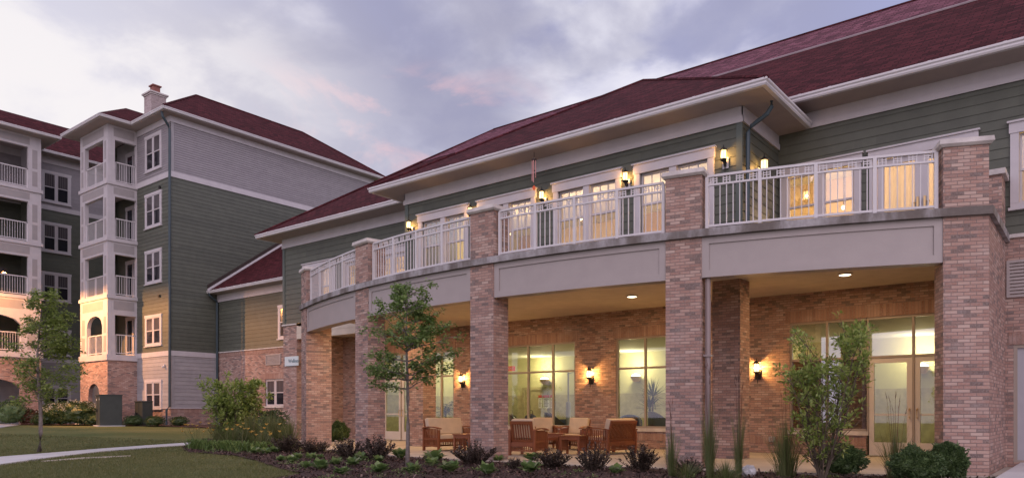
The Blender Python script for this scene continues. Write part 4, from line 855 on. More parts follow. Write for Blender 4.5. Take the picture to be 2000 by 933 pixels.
def sconce(x, label, power=75):
    t = thing('wall_sconce', label, 'sconce', (x, 13.40, 2.46), 0, 'bowl sconces in the pool room')
    m = MB(); m.lathe([(.02, -.22), (.10, -.20), (.17, -.12), (.22, 0), (.20, .0)], 16, (0, -.16, 0)); m.box(-.06, .06, -.1, .1, -.2, -.05); m.build('bowl', 'brass', t); m = MB(); m.lathe([(.19, -.005), (.15, .06), (.06, .10), (.001, .11)], 16, (0, -.16, 0)); m.build('lamp', 'sconce_glow', t)
    lamp('POINT', (0, -.55, .45), power, (1, .86, .50), t, .12)
for x, l in ((-7.87, 'glowing bowl sconce above the wall notices inside the pool room'), (-3.47, 'glowing bowl sconce seen through the window behind the loveseat'), (1.5, 'bowl sconce hidden behind the fourth pillar'), (6.48, 'glowing bowl sconce seen through the right glass door'), (-11.7, 'bowl sconce behind the far glass doors')): sconce(x, l)
lamp('AREA', (-2, 10, 3.36), 60, (1, .90, .62), None, 3.0, name='pool_room_fill'); lamp('AREA', (6.5, 10, 3.36), 35, (1, .90, .62), None, 2.0, name='pool_room_fill'); lamp('AREA', (-10, 10, 3.36), 35, (1, .90, .62), None, 2.0, name='pool_room_fill')  # added fill lamps under the ceiling, without fixtures, to brighten the pool room
for x, y, z, p, l in ((-3.6, 5.6, 6.6, 60, 'pendant lamp glowing behind the leftmost balcony window'), (-.9, 5.4, 6.6, 60, 'pendant lamp glowing behind the window next to the wind chime'), (1.5, 6.2, 6.55, 60, 'pendant lamp glowing behind the window left of the fourth pillar'), (4.2, 5.8, 6.6, 55, 'pendant lamp behind the window by the fourth pillar'), (5.9, 6.6, 6.02, 70, 'small bright pendant in the corner window right of the teal downspout'), (8.0, 6.6, 6.6, 70, 'pendant lamp behind the balcony doors by the right pillar'), (10.6, 6.4, 6.5, 50, 'pendant lamp in the right edge window'), (-8.0, 6.6, 6.5, 60, 'pendant lamp behind the far balcony doors'), (-11.6, 6.6, 6.5, 60, 'pendant lamp behind the far left balcony window')):
    t = thing('pendant_lamp', l, 'lamp', (x, y, z), 0, 'pendant lamps in the upper rooms')
    m = MB(); m.lathe([(.001, -.05), (.03, -.04), (.045, 0), (.03, .04), (.01, .05)], 12); m.build('globe', 'lamp_bulb', t, smooth=True); m = MB(); m.tube([(0, 0, .05), (0, 0, 7.34 - z)], .008, 5); m.build('cord', 'black_iron', t)
    lamp('POINT', (0, 0, -.2), p * 1.7, (1, .64, .32), t, .10)
# street lamp whose light falls on the porch fronts
SLP = Vector((-31.2, -.55, .35))
t = thing('street_lamp', 'tall black twin headed street lamp by the porches at the left edge', 'street lamp', SLP)
m = MB(); m.lathe([(.16, -.2), (.16, .25), (.10, .32), (.07, .5), (.055, 4.5), (.05, 7.7)], 10); m.tube([(-.35, .15, 7.62), (0, 0, 7.66), (.35, .15, 7.62)], .03, 7); m.build('pole', 'black_iron', t)
for hx, az, pw in ((.45, 22, 4400), (-.45, -72, 1300)):
    A = Matrix.Translation((hx, .22, 7.5)) @ Matrix.Rotation(radians(-az), 4, 'Z')
    m = MB(A); m.hexa([(-.2, -.16, -.1), (.2, -.16, -.1), (.24, .22, -.12), (-.24, .22, -.12), (-.2, -.16, .12), (.2, -.16, .12), (.24, .50, .055), (-.24, .50, .055)]); h = m.build('lamp_head', 'black_iron', t)
    m = MB(A); m.quad((-.2, .225, -.10), (.2, .225, -.10), (.2, .40, .02), (-.2, .40, .02)); m.build('lens', 'downlight_glow', h)
    m = MB(A)
    for k in range(12):
        a, b = radians(-6 + 16 * k), radians(10 + 16 * k); P = lambda q, rr, zz: (cos(q) * rr, .42 + sin(q) * rr, zz)
        m.hexa([P(a, .40, -.09), P(b, .40, -.09), P(b, .38, -.09), P(a, .38, -.09), P(a, .40, .1), P(b, .40, .1), P(b, .38, .1), P(a, .38, .1)]); m.hexa([P(a, .40, .1), P(b, .40, .1), P(b, .01, .1), P(a, .01, .1), P(a, .40, .112), P(b, .40, .112), P(b, .01, .112), P(a, .01, .112)])
    m.build('visor', 'black_iron', h)
    l = lamp('SPOT', A @ Vector((0, .42, -.04)), pw, (1, .43, .13), t, .04); l.data.spot_size = radians(124); l.data.spot_blend = .5
    l.rotation_euler = (A.to_3x3() @ Vector((0, 1, -.42))).to_track_quat('-Z', 'Y').to_euler()

# ================================================================ patio furniture (local: seat faces -y)
def make_seat(w, name, label, cat, group):
    t = thing(name, label, cat, (0, 0, 0), 0, group); D = .76; h = w / 2
    legs = []
    for sx in (-1, 1):
        for y, top in ((-D / 2 + .03, .58), (D / 2 - .06, .60)):
            m = MB(); x = sx * (h - .035); m.box(x - .03, x + .03, y - .03, y + .03, 0, top); m.build('leg', 'teak', t)
    for sx in (-1, 1):
        x = sx * (h - .035); n = 8; m = MB()
        for i in range(n):                                # gently arched arm board
            a, b = -D / 2 - .04 + (D + .02) * i / n, -D / 2 - .04 + (D + .02) * (i + 1) / n; f = lambda y: .60 + .045 * (1 - ((y + .03) / (D / 2)) ** 2)
            m.hexa([(x - .05, a, f(a)), (x + .05, a, f(a)), (x + .05, b, f(b)), (x - .05, b, f(b)), (x - .05, a, f(a) + .028), (x + .05, a, f(a) + .028), (x + .05, b, f(b) + .028), (x - .05, b, f(b) + .028)])
        m.build('armrest', 'teak', t)
        m = MB(); m.box(x - .014, x + .014, -D / 2 + .05, D / 2 - .08, .12, .17); m.box(x - .014, x + .014, -D / 2 + .05, D / 2 - .08, .30, .36)
        for i in range(9): y = -D / 2 + .10 + (D - .24) * i / 8; m.box(x - .009, x + .009, y - .014, y + .014, .16, .61)
        m.build('side_slats', 'teak', t)
    m = MB(); m.box(-h + .06, h - .06, -D / 2 + .01, -D / 2 + .05, .25, .34); m.box(-h + .06, h - .06, D / 2 - .09, D / 2 - .05, .22, .32); m.box(-h + .06, h - .06, -D / 2 + .05, D / 2 - .09, .30, .325)
    m.box(-h + .06, h - .06, D / 2 - .085, D / 2 - .06, .10, .14)
    for i in range(int(w / .065)): x = -h + .09 + (w - .18) * i / (int(w / .065) - 1); m.box(x - .011, x + .011, D / 2 - .08, D / 2 - .065, .12, .24)
    m.build('seat_frame', 'teak', t)
    R = Matrix.Translation((0, D / 2 - .13, .36)) @ Matrix.Rotation(radians(-14), 4, 'X'); m = MB(R)
    m.box(-h + .07, -h + .12, .0, .035, -.06, .50); m.box(h - .12, h - .07, .0, .035, -.06, .50); m.box(-h + .12, h - .12, .001, .034, .42, .50); m.box(-h + .12, h - .12, .001, .034, -.04, .03)
    n = int((w - .24) / .06)
    for i in range(n): x = -h + .14 + (w - .28) * i / (n - 1); m.box(x - .014, x + .014, .008, .026, .03, .42)
    m.build('backrest', 'teak', t)
    m = MB(R); m.box(-h + .08, h - .08, -.15, -.004, .06, .53); m.build('back_cushion', 'cushion', t, bevel=.03)
    m = MB(); m.box(-h + .075, h - .075, -D / 2 - .0, D / 2 - .24, .327, .45); m.build('seat_cushion', 'cushion', t, bevel=.03)
    return t
def face(u, right):
    """rotation so that local -y points: along the view turned `right` degrees clockwise"""
    d = bearing(u); a = atan2(d.y, d.x) - radians(right); return a + pi / 2
def place(o, u, Y, right): p = spot(u, Y); o.location = (p.x, p.y, .002); o.rotation_euler = (0, 0, face(u, right)); return o
lv = make_seat(1.36, 'loveseat', 'teak slatted loveseat facing forward under the far patio lantern, beside the small tree', 'loveseat', 'teak patio loveseats'); place(lv, 878, 20.9, 180 - 38)
l2 = dup(lv); l2['label'] = 'teak slatted loveseat seen from behind near the right hand window'; place(l2, 1194, 19.2, -57)
ac = make_seat(.74, 'armchair', 'teak slatted armchair seen from behind just right of the middle pillar', 'armchair', 'teak patio armchairs'); place(ac, 1031, 18.5, 26)
a2 = dup(ac); a2['label'] = 'teak armchair with tan cushions facing forward, nearest the window'; place(a2, 1062, 22.0, 180 - 8)
a3 = dup(ac); a3['label'] = 'teak armchair with tan cushions facing left below the brick between the windows'; place(a3, 1124, 21.2, 180 + 24)
def make_table(w, label):
    t = thing('side_table', label, 'table', (0, 0, 0), 0, 'teak side tables'); h = w / 2
    m = MB(); m.box(-h, h, -h, h, .455, .485); m.build('tabletop', 'teak', t, bevel=.004)
    m = MB(); m.box(-h + .04, h - .04, -h + .03, -h + .05, .38, .455); m.box(-h + .04, h - .04, h - .05, h - .03, .38, .455); m.box(-h + .03, -h + .05, -h + .05, h - .05, .38, .455); m.box(h - .05, h - .03, -h + .05, h - .05, .38, .455)
    for s in (-1, 1):
        m.box(s * (h - .045) - .012, s * (h - .045) + .012, -h + .06, h - .06, .10, .14)
        for i in range(6): y = -h + .11 + (w - .22) * i / 5; m.box(s * (h - .045) - .008, s * (h - .045) + .008, y - .012, y + .012, .14, .38)
    m.build('table_frame', 'teak', t)
    for sx in (-1, 1):
        for sy in (-1, 1): m = MB(); m.box(sx * (h - .045) - .025, sx * (h - .045) + .025, sy * (h - .045) - .025, sy * (h - .045) + .025, 0, .455); m.build('leg', 'teak', t)
    return t
tb = make_table(.56, 'slatted teak table standing in front of the other seats beside the loveseat seen from behind'); place(tb, 1119, 18.7, 20)
t2 = dup(tb); t2['label'] = 'slatted teak table between the two armchairs by the window'; place(t2, 1082, 20.6, 10)
t3 = dup(tb); t3['label'] = 'slatted teak table half hidden by the middle pillar, next to the far loveseat'; place(t3, 912, 19.9, 35)

# ================================================================ small fixtures
t = thing('wind_chime', 'copper wind chime with an orange diamond sail hanging from the balcony soffit', 'wind chime', (0, 1.95, 7.37))
m = MB(); m.tube([(0, 0, 0), (0, 0, -.18)], .006, 5); m.tube([(0, 0, -.2), (0, 0, -.85)], .004, 4); m.build('cord', 'black_iron', t); m = MB(); m.lathe([(.06, -.20), (.062, -.17), (.03, -.16)], 12); m.lathe([(.03, -.46), (.03, -.44)], 10); m.build('top_disc', 'dark_leather', t)
for k in range(5): a = k * 2 * pi / 5; m = MB(); m.tube([(.046 * cos(a), .046 * sin(a), -.21), (.046 * cos(a), .046 * sin(a), -.56 - .045 * k)], .0125, 7); m.build('tube', 'copper_tube', t)
m = MB(); q = [(0, -.80), (.045, -.86), (0, -.94), (-.045, -.86)]; m.add([(x * .78, x * .62 - .004, z) for x, z in q] + [(x * .78, x * .62 + .004, z) for x, z in q], ((0, 1, 2, 3), (7, 6, 5, 4), (0, 1, 5, 4), (1, 2, 6, 5), (2, 3, 7, 6), (3, 0, 4, 7))); m.build('sail', 'orange_paint', t)
def letters(body, size, par, loc, mat, ax='LEFT'):
    fc = bpy.data.curves.new('lettering', 'FONT'); fc.body = body; fc.size = size; fc.extrude = .004; fc.align_x = ax; fc.align_y = 'CENTER'
    f = bpy.data.objects.new('text_source', fc); COL.objects.link(f); bpy.context.view_layer.update()
    me = bpy.data.meshes.new_from_object(f.evaluated_get(bpy.context.evaluated_depsgraph_get())); bpy.data.objects.remove(f); me.materials.clear(); me.materials.append(MATS[mat])
    o = bpy.data.objects.new('lettering', me); COL.objects.link(o); o.parent = par; o.location = loc; o.rotation_euler = (pi / 2, 0, 0)
t = thing('wall_sign', 'pale blue wall sign half hidden behind the leftmost patio pillar', 'sign', (-13.55, 4.60, 3.02))
m = MB(); m.box(-.43, .43, -.03, 0, -.18, .18); m.build('sign_board', 'sign_blue', t)
letters('Wellness', .20, t, (-.19, -.034, 0), 'sign_ink')
def cabinet(name, label, loc, rot, w, d, h, sticker):
    t = thing(name, label, 'utility box', loc, rot); m = MB(); m.box(-w / 2, w / 2, -d / 2, d / 2, 0, h); m.box(-w / 2 - .02, w / 2 + .02, -d / 2 - .03, d / 2 + .02, h, h + .05); m.box(-.01, .01, -d / 2 - .012, -d / 2, .1, h - .05); m.build('cabinet', 'transformer_green', t, bevel=.015)
    m = MB(); m.box(-.16, -.12, -d / 2 - .05, -d / 2, h * .45, h * .55); m.build('handle', 'black_iron', t)
    if sticker: m = MB(); m.box(-w / 2 + .08, -w / 2 + .33, -d / 2 - .006, -d / 2, h - .22, h - .16); m.box(w / 2 - .2, w / 2 - .12, -d / 2 - .006, -d / 2, h - .22, h - .14); m.build('sticker', 'paper', t)
    m = MB(); m.box(-w / 2 - .12, w / 2 + .12, -d / 2 - .12, d / 2 + .12, -.15, .0); m.build('concrete_pad', 'path_concrete', t)
cabinet('transformer_box', 'large dark green transformer box in the planting before the brick porch base', (-26.75, 3.55, .44), -.28, 1.35, .95, 1.42, True)
cabinet('utility_cabinet', 'smaller dark green utility cabinet behind the transformer box', (-26.3, 5.0, .42), 0, .8, .5, 1.15, False)
p = on_ground(408, 836); t = thing('hose_box', 'pale outdoor tap box by the brick base near the teal downspout', 'tap box', (-25.6 + .9, 8.1, .30)); m = MB(); m.box(-.16, .16, -.1, .1, 0, .32); m.build('box', 'path_concrete', t, bevel=.02); m = MB(); m.box(-.03, .03, -.12, -.10, .10, .2); m.build('tap', 'black_iron', t)
m = MB(); rr = random.Random(2)
bm = bmesh.new(); bmesh.ops.create_icosphere(bm, subdivisions=3, radius=1)
for v in bm.verts: v.co *= 1 + .22 * noise.noise(v.co * 1.7); v.co.x *= .13; v.co.y *= .10; v.co.z *= .115
m.add([v.co.copy() for v in bm.verts], [tuple(x.index for x in f.verts) for f in bm.faces]); bm.free()
rock = m.build('rock', 'white_rock'); p = spot(1463, 12.55); rock.location = (p.x, p.y, .06); tag(rock, 'pale grey stone lying at the foot of the ornamental grass', 'rock')
r2 = rock.copy(); COL.objects.link(r2); p = on_ground(154, 829); r2.location = (p.x, p.y, p.z + .03); r2.scale = (1.6, 1.6, .8); tag(r2, 'white stone on the lawn before the white flowering bushes', 'rock')
t = thing('outlet_box', 'small grey outlet box on the brick beside the right hand pier', 'outlet', (3.99 + .1, 6.83, .36)); m = MB(); m.box(-.08, .08, -.04, 0, -.07, .07); m.build('cover', 'galvanised', t, bevel=.01); m = MB(); m.box(-.04, .04, -.055, -.04, -.05, .05); m.build('lid', 'taupe_metal', t)
for loc, l in (((-26.35, 5.84, 12.35), 'small dark wall vent below the top window'), ((-26.4, 5.84, 6.9), 'small dark wall vent above the second floor window')):
    t = thing('wall_vent', l + ' of the tall apartments', 'vent', loc, 0, 'small wall vents'); m = MB(); m.box(-.07, .07, -.06, 0, -.06, .06); m.build('hood', 'black_iron', t)
t = thing('security_camera', 'white security camera high on the lit grey boards of the apartments', 'camera', (-25.9, 5.84, 3.35)); m = MB(); m.box(-.04, .04, -.05, 0, -.02, .1); m.build('bracket', 'rail_white', t); m = MB(); m.lathe([(.001, -.09), (.06, -.06), (.07, 0), (.05, .02)], 12, (0, -.08, 0)); m.build('dome', 'rail_white', t, smooth=True)
# inside the pool room
t = thing('exit_sign', 'red exit sign hanging inside behind the left pane of the wide window', 'sign', (-8.2, 11.4, 2.85)); m = MB(); m.box(-.17, .17, -.03, .03, -.1, .1); m.build('housing', 'exit_red', t)
letters('EXIT', .13, t, (0, -.034, 0), 'paper', 'CENTER')
for x, w, l in ((-8.22, .19, 'white notice with red heading, narrow one on the left of the set'), (-7.9, .34, 'white notice with red heading, wide one in the middle of the set'), (-7.58, .19, 'white notice with red heading, narrow one on the right of the set')):
    t = thing('wall_notice', l, 'notice', (x, 13.44, 1.52), 0, 'pool notices'); m = MB(); m.box(-w / 2, w / 2, -.02, 0, -.28, .28); m.build('sheet', 'paper', t); m = MB(); m.box(-w / 2, w / 2, -.025, -.02, .17, .28); m.build('heading', 'red_paint', t)
    m = MB()
    for k in range(6): m.box(-w / 2 + .03, w / 2 - .03 - .02 * (k % 3), -.024, -.02, .10 - k * .06, .115 - k * .06)
    m.build('lines', 'black_iron', t)
def barrel_chair(u, Y, rot, label, mat='dark_leather', s=1.0):
    p = spot(u, Y); t = thing('barrel_chair', label, 'chair', (p.x, p.y, .01), rot, 'rounded chairs inside the window'); n = 14; m = MB()
    for i in range(n):
        a, b = -.15 + (pi + .3) * i / n, -.15 + (pi + .3) * (i + 1) / n; H = lambda q: .62 + .36 * max(0, sin(q)) ** .7
        P = lambda q, r: Vector((cos(q) * r, sin(q) * r, 0))
        m.hexa([P(a, .42), P(b, .42), P(b, .32), P(a, .32), P(a, .44) + Vector((0, 0, H(a))), P(b, .44) + Vector((0, 0, H(b))), P(b, .33) + Vector((0, 0, H(b))), P(a, .33) + Vector((0, 0, H(a)))])
    m.build('shell', mat, t); m = MB(); m.lathe([(.31, .1), (.33, .42), (.30, .46), (.01, .47)], 16); m.build('seat', 'dark_leather', t); t.scale = (s, s, s)
barrel_chair(1018, 27.2, 2.2, 'dark rounded chair behind the left pane of the wide window'); barrel_chair(1090, 25.6, 2.5, 'dark rounded chair behind the right pane of the wide window', s=1.08); barrel_chair(1296, 23.2, 2.5, 'dark rounded chair beside the potted yucca', s=1.1); barrel_chair(1228, 24.4, .4, 'blue grey rounded chair left of the potted yucca', 'blue_cloth')
t = thing('duffel_bag', 'blue bag hanging over the rounded chair in the wide window', 'bag', spot(1036, 27.4, .01)); m = MB(); m.lathe([(.05, .35), (.22, .45), (.27, .65), (.2, .92), (.05, 1.0)], 12); m.build('bag_body', 'blue_cloth', t, smooth=True); m = MB(); m.tube([(-.12, 0, .95), (-.08, 0, 1.12), (.08, 0, 1.12), (.12, 0, .95)], .015, 6); m.build('strap', 'dark_leather', t)
t = thing('pool_lift', 'grey metal pool lift post standing inside the wide window', 'pool lift', spot(1110, 27.0, .01)); m = MB(); m.lathe([(.15, 0), (.15, .05), (.09, .08), (.085, 1.4), (.03, 1.45), (.03, 2.5)], 10); m.tube([(0, 0, 2.45), (.25, .05, 2.5), (.27, .05, 1.4)], .025, 6); m.build('post', 'galvanised', t); m = MB(); m.box(-.3, -.1, -.15, .15, .4, .8); m.build('seat', 'blue_cloth', t)

# ================================================================ plants
def leaf(m, p, d, up, L, Wd, fold=.15):
    d = d.normalized(); s = d.cross(up)
    if s.length < 1e-3: s = Vector((1, 0, 0))
    s.normalize(); n = s.cross(d)
    m.add((p, p + d * L * .45 + s * Wd / 2 + n * fold * Wd, p + d * L, p + d * L * .45 - s * Wd / 2 + n * fold * Wd), ((0, 1, 2, 3),))
def rv(r): 
    while True:
        v = Vector((r.uniform(-1, 1), r.uniform(-1, 1), r.uniform(-1, 1)))
        if .05 < v.length <= 1: return v
def branch_tree(name, label, loc, H, clear, R, seed, leafm, nl, lsize, tilt=.35, trunk=.06, layers=13, group=None, clump=.20, shape=None):
    t = thing(name, label, 'tree', loc, 0, group); r = random.Random(seed); w = MB(); lf = MB()
    pts = []; 
    for i in range(9): z = H * .96 * i / 8; pts.append(Vector((.10 * noise.noise((seed, z * .6, 0)) * (i > 0), .10 * noise.noise((seed + 9, z * .6, 0)) * (i > 0), z)))
    w.tube(pts, [trunk * (1.25 if i == 0 else 1 - .10 * i) for i in range(9)], 8); w.build('trunk', 'bark', t, smooth=True)
    def at(z): f = min(7.999, z / (H * .96) * 8); i = int(f); return pts[i].lerp(pts[i + 1], f - i)
    lm = MB(); tips = []
    for k in range(layers):
        f = (k + r.uniform(-.3, .3)) / (layers - 1); f = min(1, max(0, f)); z = clear + (H * .95 - clear) * f
        rad = R * (shape(f) if shape else (1 - f) ** .75 * .9 + .12)
        for j in range(r.choice((3, 4, 4, 5)) if f < .85 else 2):
            a = r.uniform(0, 2 * pi); L = rad * r.uniform(.5, 1.08); p = at(z); d = Vector((cos(a), sin(a), tilt * r.uniform(.2, 1.9))); q = [p]
            for s in range(4): q.append(p + d * L * (s + 1) / 4 + Vector((0, 0, .10 * L * ((s + 1) / 4) ** 2 * r.uniform(-1.2, 1))) + rv(r) * .03)
            lm.tube(q, [.016, .012, .009, .006, .003], 5, False)
            for s in range(1, 5): tips.append((q[s], d, L * .25 * s, s))
            for s in (2, 3, 4):
                a2 = a + r.choice((-1, 1)) * r.uniform(.5, 1.1); L2 = L * r.uniform(.2, .42); d2 = Vector((cos(a2), sin(a2), r.uniform(-.1, .5))); e = q[s] + d2 * L2; lm.tube([q[s], q[s].lerp(e, .5) + rv(r) * .02, e], [.007, .005, .002], 4, False); tips.append((q[s].lerp(e, .6), d2, L2, 3)); tips.append((e, d2, L2, 4))
    tips.append((pts[-1], Vector((0, 0, 1)), .2, 4))
    lm.build('branches', 'bark', t)
    wts = [x[3] for x in tips]
    for p, d, L, s in r.choices(tips, wts, k=nl // 6):
        c = p + rv(r) * clump * .55
        for i in range(6):
            v = rv(r); v.z *= .55; b = c + v * clump * .5; dd = Vector((r.gauss(0, 1), r.gauss(0, 1), r.gauss(-.15, .5))); leaf(lf, b, dd, Vector((r.gauss(0, .4), r.gauss(0, .4), 1)), lsize * r.uniform(.7, 1.3), lsize * r.uniform(.55, .9))
    lf.build('crown', leafm, t, uv=False); return t
p = spot(796, 13.95); branch_tree('maple_tree', 'slim young tree with layered bright green leaves growing in the mulch before the patio', (p.x, p.y, -.03), 3.58, 1.52, .98, 4, 'maple_leaf', 7000, .066, layers=15, trunk=.042, clump=.16, shape=lambda f: (.62 + 1.3 * f if f < .25 else .95 - .80 * (f - .25)) if f < .93 else .2)
p = on_ground(77, 863); branch_tree('locust_tree', 'young feathery tree on the lawn at the left before the apartment porches', (p.x, p.y, p.z), 4.5, 1.4, 1.08, 11, 'locust_leaf', 8600, .08, tilt=.42, trunk=.06, layers=15, clump=.24, shape=lambda f: (.75 + .9 * f if f < .3 else 1.02 - .85 * (f - .3)))
def multistem(name, label, loc, H, R, seed, nst, nl, lsize, leafm='light_leaf', cat='shrub', lean=.35, low=.15):
    t = thing(name, label, cat, loc); r = random.Random(seed); w = MB(); lf = MB(); tips = []
    for k in range(nst):
        a = r.uniform(0, 2 * pi); h = H * r.uniform(.6, 1.0); rad = R * r.uniform(.2, .95); q = []
        for s in range(6):
            f = s / 5; q.append(Vector((cos(a) * (.04 + rad * f ** .8 * .9), sin(a) * (.04 + rad * f ** .8 * .9), h * f)) + rv(r) * .03 * (s > 0))
        w.tube(q, [.014, .012, .010, .008, .005, .002], 5, False)
        for s in range(1, 6):
            if q[s].z < low * H: continue
            for j in range(4):
                a2 = r.uniform(0, 2 * pi); L = r.uniform(.10, .30) * R / .5; e = q[s] + Vector((cos(a2), sin(a2), r.uniform(.2, 1.1))) * L; b = q[s - 1].lerp(q[s], r.uniform(.3, 1)); w.tube([b, b.lerp(e, .5) + rv(r) * .02, e], [.005, .004, .0015], 4, False); tips.append((b, e, s))
    w.build('stems', 'stem', t)
    for b, e, s in r.choices(tips, [x[2] for x in tips], k=nl // 5):
        f = r.uniform(.35, 1.0); c = b.lerp(e, f); ax = (e - b).normalized()
        for i in range(5):
            v = rv(r); d = ax * .5 + v; leaf(lf, c + v * .05, d, Vector((r.gauss(0, .5), r.gauss(0, .5), 1)), lsize * r.uniform(.7, 1.35), lsize * r.uniform(.4, .62))
    lf.build('foliage', leafm, t, uv=False); return t
p = spot(1606, 11.95); multistem('serviceberry_shrub', 'tall open multi stemmed shrub with light green leaves before the glass entrance', (p.x, p.y, 0), 2.42, .70, 21, 17, 4300, .08, low=.08)
p = spot(462, 22.5); multistem('forsythia_shrub', 'bushy light green shrub in the flower bed at the left of the patio', (p.x, p.y, -.02), 1.85, .85, 5, 20, 6500, .11, low=.05)
def ball_shrub(name, label, loc, rx, rz, seed, n, ls, leafm='box_leaf', group=None, rough=.10, cat='shrub'):
    t = thing(name, label, cat, loc, 0, group); r = random.Random(seed); m = MB(); n1 = 12; V = []
    off = lambda v: 1 + rough * noise.noise((v.x * 2.2 + seed, v.y * 2.2, v.z * 2.2)) * 1.6
    for i in range(n):
        v = rv(r).normalized()
        if v.z < -.75: v.z *= -1
        k = off(v) * (1 - abs(r.gauss(0, .07))); c = Vector((v.x * rx * k, v.y * rx * k, rz + v.z * rz * k)); leaf(m, c, v + rv(r) * .9, rv(r), ls * r.uniform(.7, 1.3), ls * r.uniform(.45, .7))
    for i in range(n // 60):
        v = rv(r).normalized(); v.z = abs(v.z)
        for j in range(4): k = off(v) * (1 + .05 * j); leaf(m, Vector((v.x * rx * k, v.y * rx * k, rz + v.z * rz * k)), v + rv(r) * .8, rv(r), ls, ls * .6)
    m.build('foliage', leafm, t, uv=False)
    w = MB(); 
    bm = bmesh.new(); bmesh.ops.create_icosphere(bm, subdivisions=3, radius=1)
    w.add([Vector((v.co.x * rx * .80 * off(v.co), v.co.y * rx * .80 * off(v.co), rz + v.co.z * rz * .80 * off(v.co))) for v in bm.verts], [tuple(x.index for x in f.verts) for f in bm.faces]); bm.free()
    w.build('inner_foliage', leafm, t, uv=False); return t
for u, Y, rx, rz, l in ((1852, 11.75, .255, .29, 'clipped round boxwood ball touching the right brick pillar'), (1788, 11.6, .36, .25, 'wide low boxwood mound left of the clipped ball'), (1643, 12.9, .36, .25, 'boxwood mound behind the stems of the tall open shrub'), (662, 27.0, .36, .36, 'round boxwood ball against the brick side wall under the patio'), (637, 27.2, .36, .26, 'low boxwood next to the round ball under the patio')):
    p = spot(u, Y); ball_shrub('boxwood', l, (p.x, p.y, -.03), rx, rz, int(u), 6500, .036, group='clipped boxwoods', rough=.24)
for u, Y, rx, rz, l, lm, n, ls in ((525, 25, .62, .58, 'dark rounded shrub behind the tall grasses below the small brick window', 'yew_leaf', 3000, .06), (260, 36, .42, .24, 'small evergreen before the transformer box, left of the pair', 'yew_leaf', 1200, .05), (303, 35.5, .42, .24, 'small evergreen under the lit ground floor window', 'yew_leaf', 1200, .05), (350, 36.2, .40, .22, 'small evergreen right of the teal downspout', 'yew_leaf', 1200, .05),
      (200, 37, .80, .30, 'low spreading evergreen left of the transformer box', 'yew_leaf', 2200, .055), (178, 37.5, .7, .28, 'low spreading evergreen below the brick arch', 'yew_leaf', 2000, .055), (22, 38.5, .75, .62, 'loose shrub before the ground floor porch at the left edge', 'box_leaf', 1500, .08), (60, 39, .55, .38, 'reddish shrub beside the left porch pier', 'red_foliage', 1300, .07), (84, 38, .5, .26, 'low green shrub behind the lawn tree', 'yew_leaf', 1200, .06)):
    p = spot(u, Y); ball_shrub('evergreen_shrub' if lm == 'yew_leaf' else 'porch_shrub', l, (p.x, p.y, ground_z(p.x, p.y)), rx, rz, int(u), n, ls, lm, rough=.25)
for u, Y, rx, rz, l in ((112, 37.8, .85, .52, 'left one of two green bushes covered in white flower heads'), (152, 37.4, .95, .60, 'right one of two green bushes covered in white flower heads')):
    p = spot(u, Y); t = ball_shrub('hydrangea', l, (p.x, p.y, ground_z(p.x, p.y)), rx, rz, int(u), 2600, .08, 'yew_leaf', 'white flowering bushes', .25); r = random.Random(u); m = MB()
    for k in range(34):
        v = rv(r).normalized(); v.z = abs(v.z) * .8 + .25; v.normalize(); c = Vector((v.x * rx, v.y * rx, rz + v.z * rz)) * 1.03
        for i in range(16): d = rv(r); leaf(m, c + d * .075, d, rv(r), .05, .045)
    m.build('flower_heads', 'white_petal', t, uv=False)
def upright_shrub(seed, H, R):
    t = thing('purple_shrub', 'x', 'shrub', (0, 0, 0), 0, 'dark purple shrubs along the patio edge'); r = random.Random(seed); w = MB(); lf = MB()
    for k in range(58):
        a = r.uniform(0, 2 * pi); rad = R * sqrt(r.random()); h = H * (1 - .45 * (rad / R) ** 2) * r.uniform(.7, 1.08); q = [Vector((cos(a) * rad * (.25 + .75 * f), sin(a) * rad * (.25 + .75 * f), h * f)) + rv(r) * .015 for f in (0, .35, .7, 1)]
        w.tube(q, [.006, .005, .004, .002], 4, False)
        for s in range(18):
            f = .2 + .8 * s / 15; i = min(2, int(f * 3)); p = q[i].lerp(q[i + 1], f * 3 - i)
            for j in range(2): a2 = r.uniform(0, 2 * pi); leaf(lf, p, Vector((cos(a2), sin(a2), r.uniform(.1, 1.1))), Vector((0, 0, 1)), r.uniform(.045, .085), r.uniform(.022, .036))
    w.build('stems', 'stem', t); lf.build('foliage', 'purple_leaf', t, uv=False); return t
PS = [upright_shrub(s, .47, .40) for s in (1, 2, 3)]
used = [False] * 3
PL = [(560, 19.9, 1.0, 'left of the leftmost pillar foot, first of the row'), (612, 20.0, .95, 'at the foot of the leftmost pillar'), (684, 17.2, .95, 'before the second pillar, left of a pair'), (736, 16.9, 1.0, 'before the second pillar, right of a pair'), (926, 15.2, 1.0, 'before the middle pillar'), (1005, 14.4, .55, 'small and sparse right of the middle pillar'), (1078, 14.3, .80, 'before the small teak table'), (1158, 13.7, .92, 'before the loveseat seen from behind'), (1250, 13.7, 1.0, 'left of the fourth pillar'), (1345, 13.4, .75, 'at the foot of the fourth pillar')]
for i, (u, Y, s, l) in enumerate(PL):
    o = PS[i % 3] if not used[i % 3] else dup(PS[i % 3]); used[i % 3] = True; p = spot(u, Y); o.location = (p.x, p.y, bed_z(p.x, p.y) - .02); o.scale = (s * (1.0 + .18 * sin(i * 2.3)), s * (1.05 + .15 * cos(i * 3.1)), s * (.95 + .14 * sin(i * 4.7))); o.rotation_euler.z = i * 1.3; o['label'] = 'dark purple leaved shrub ' + l
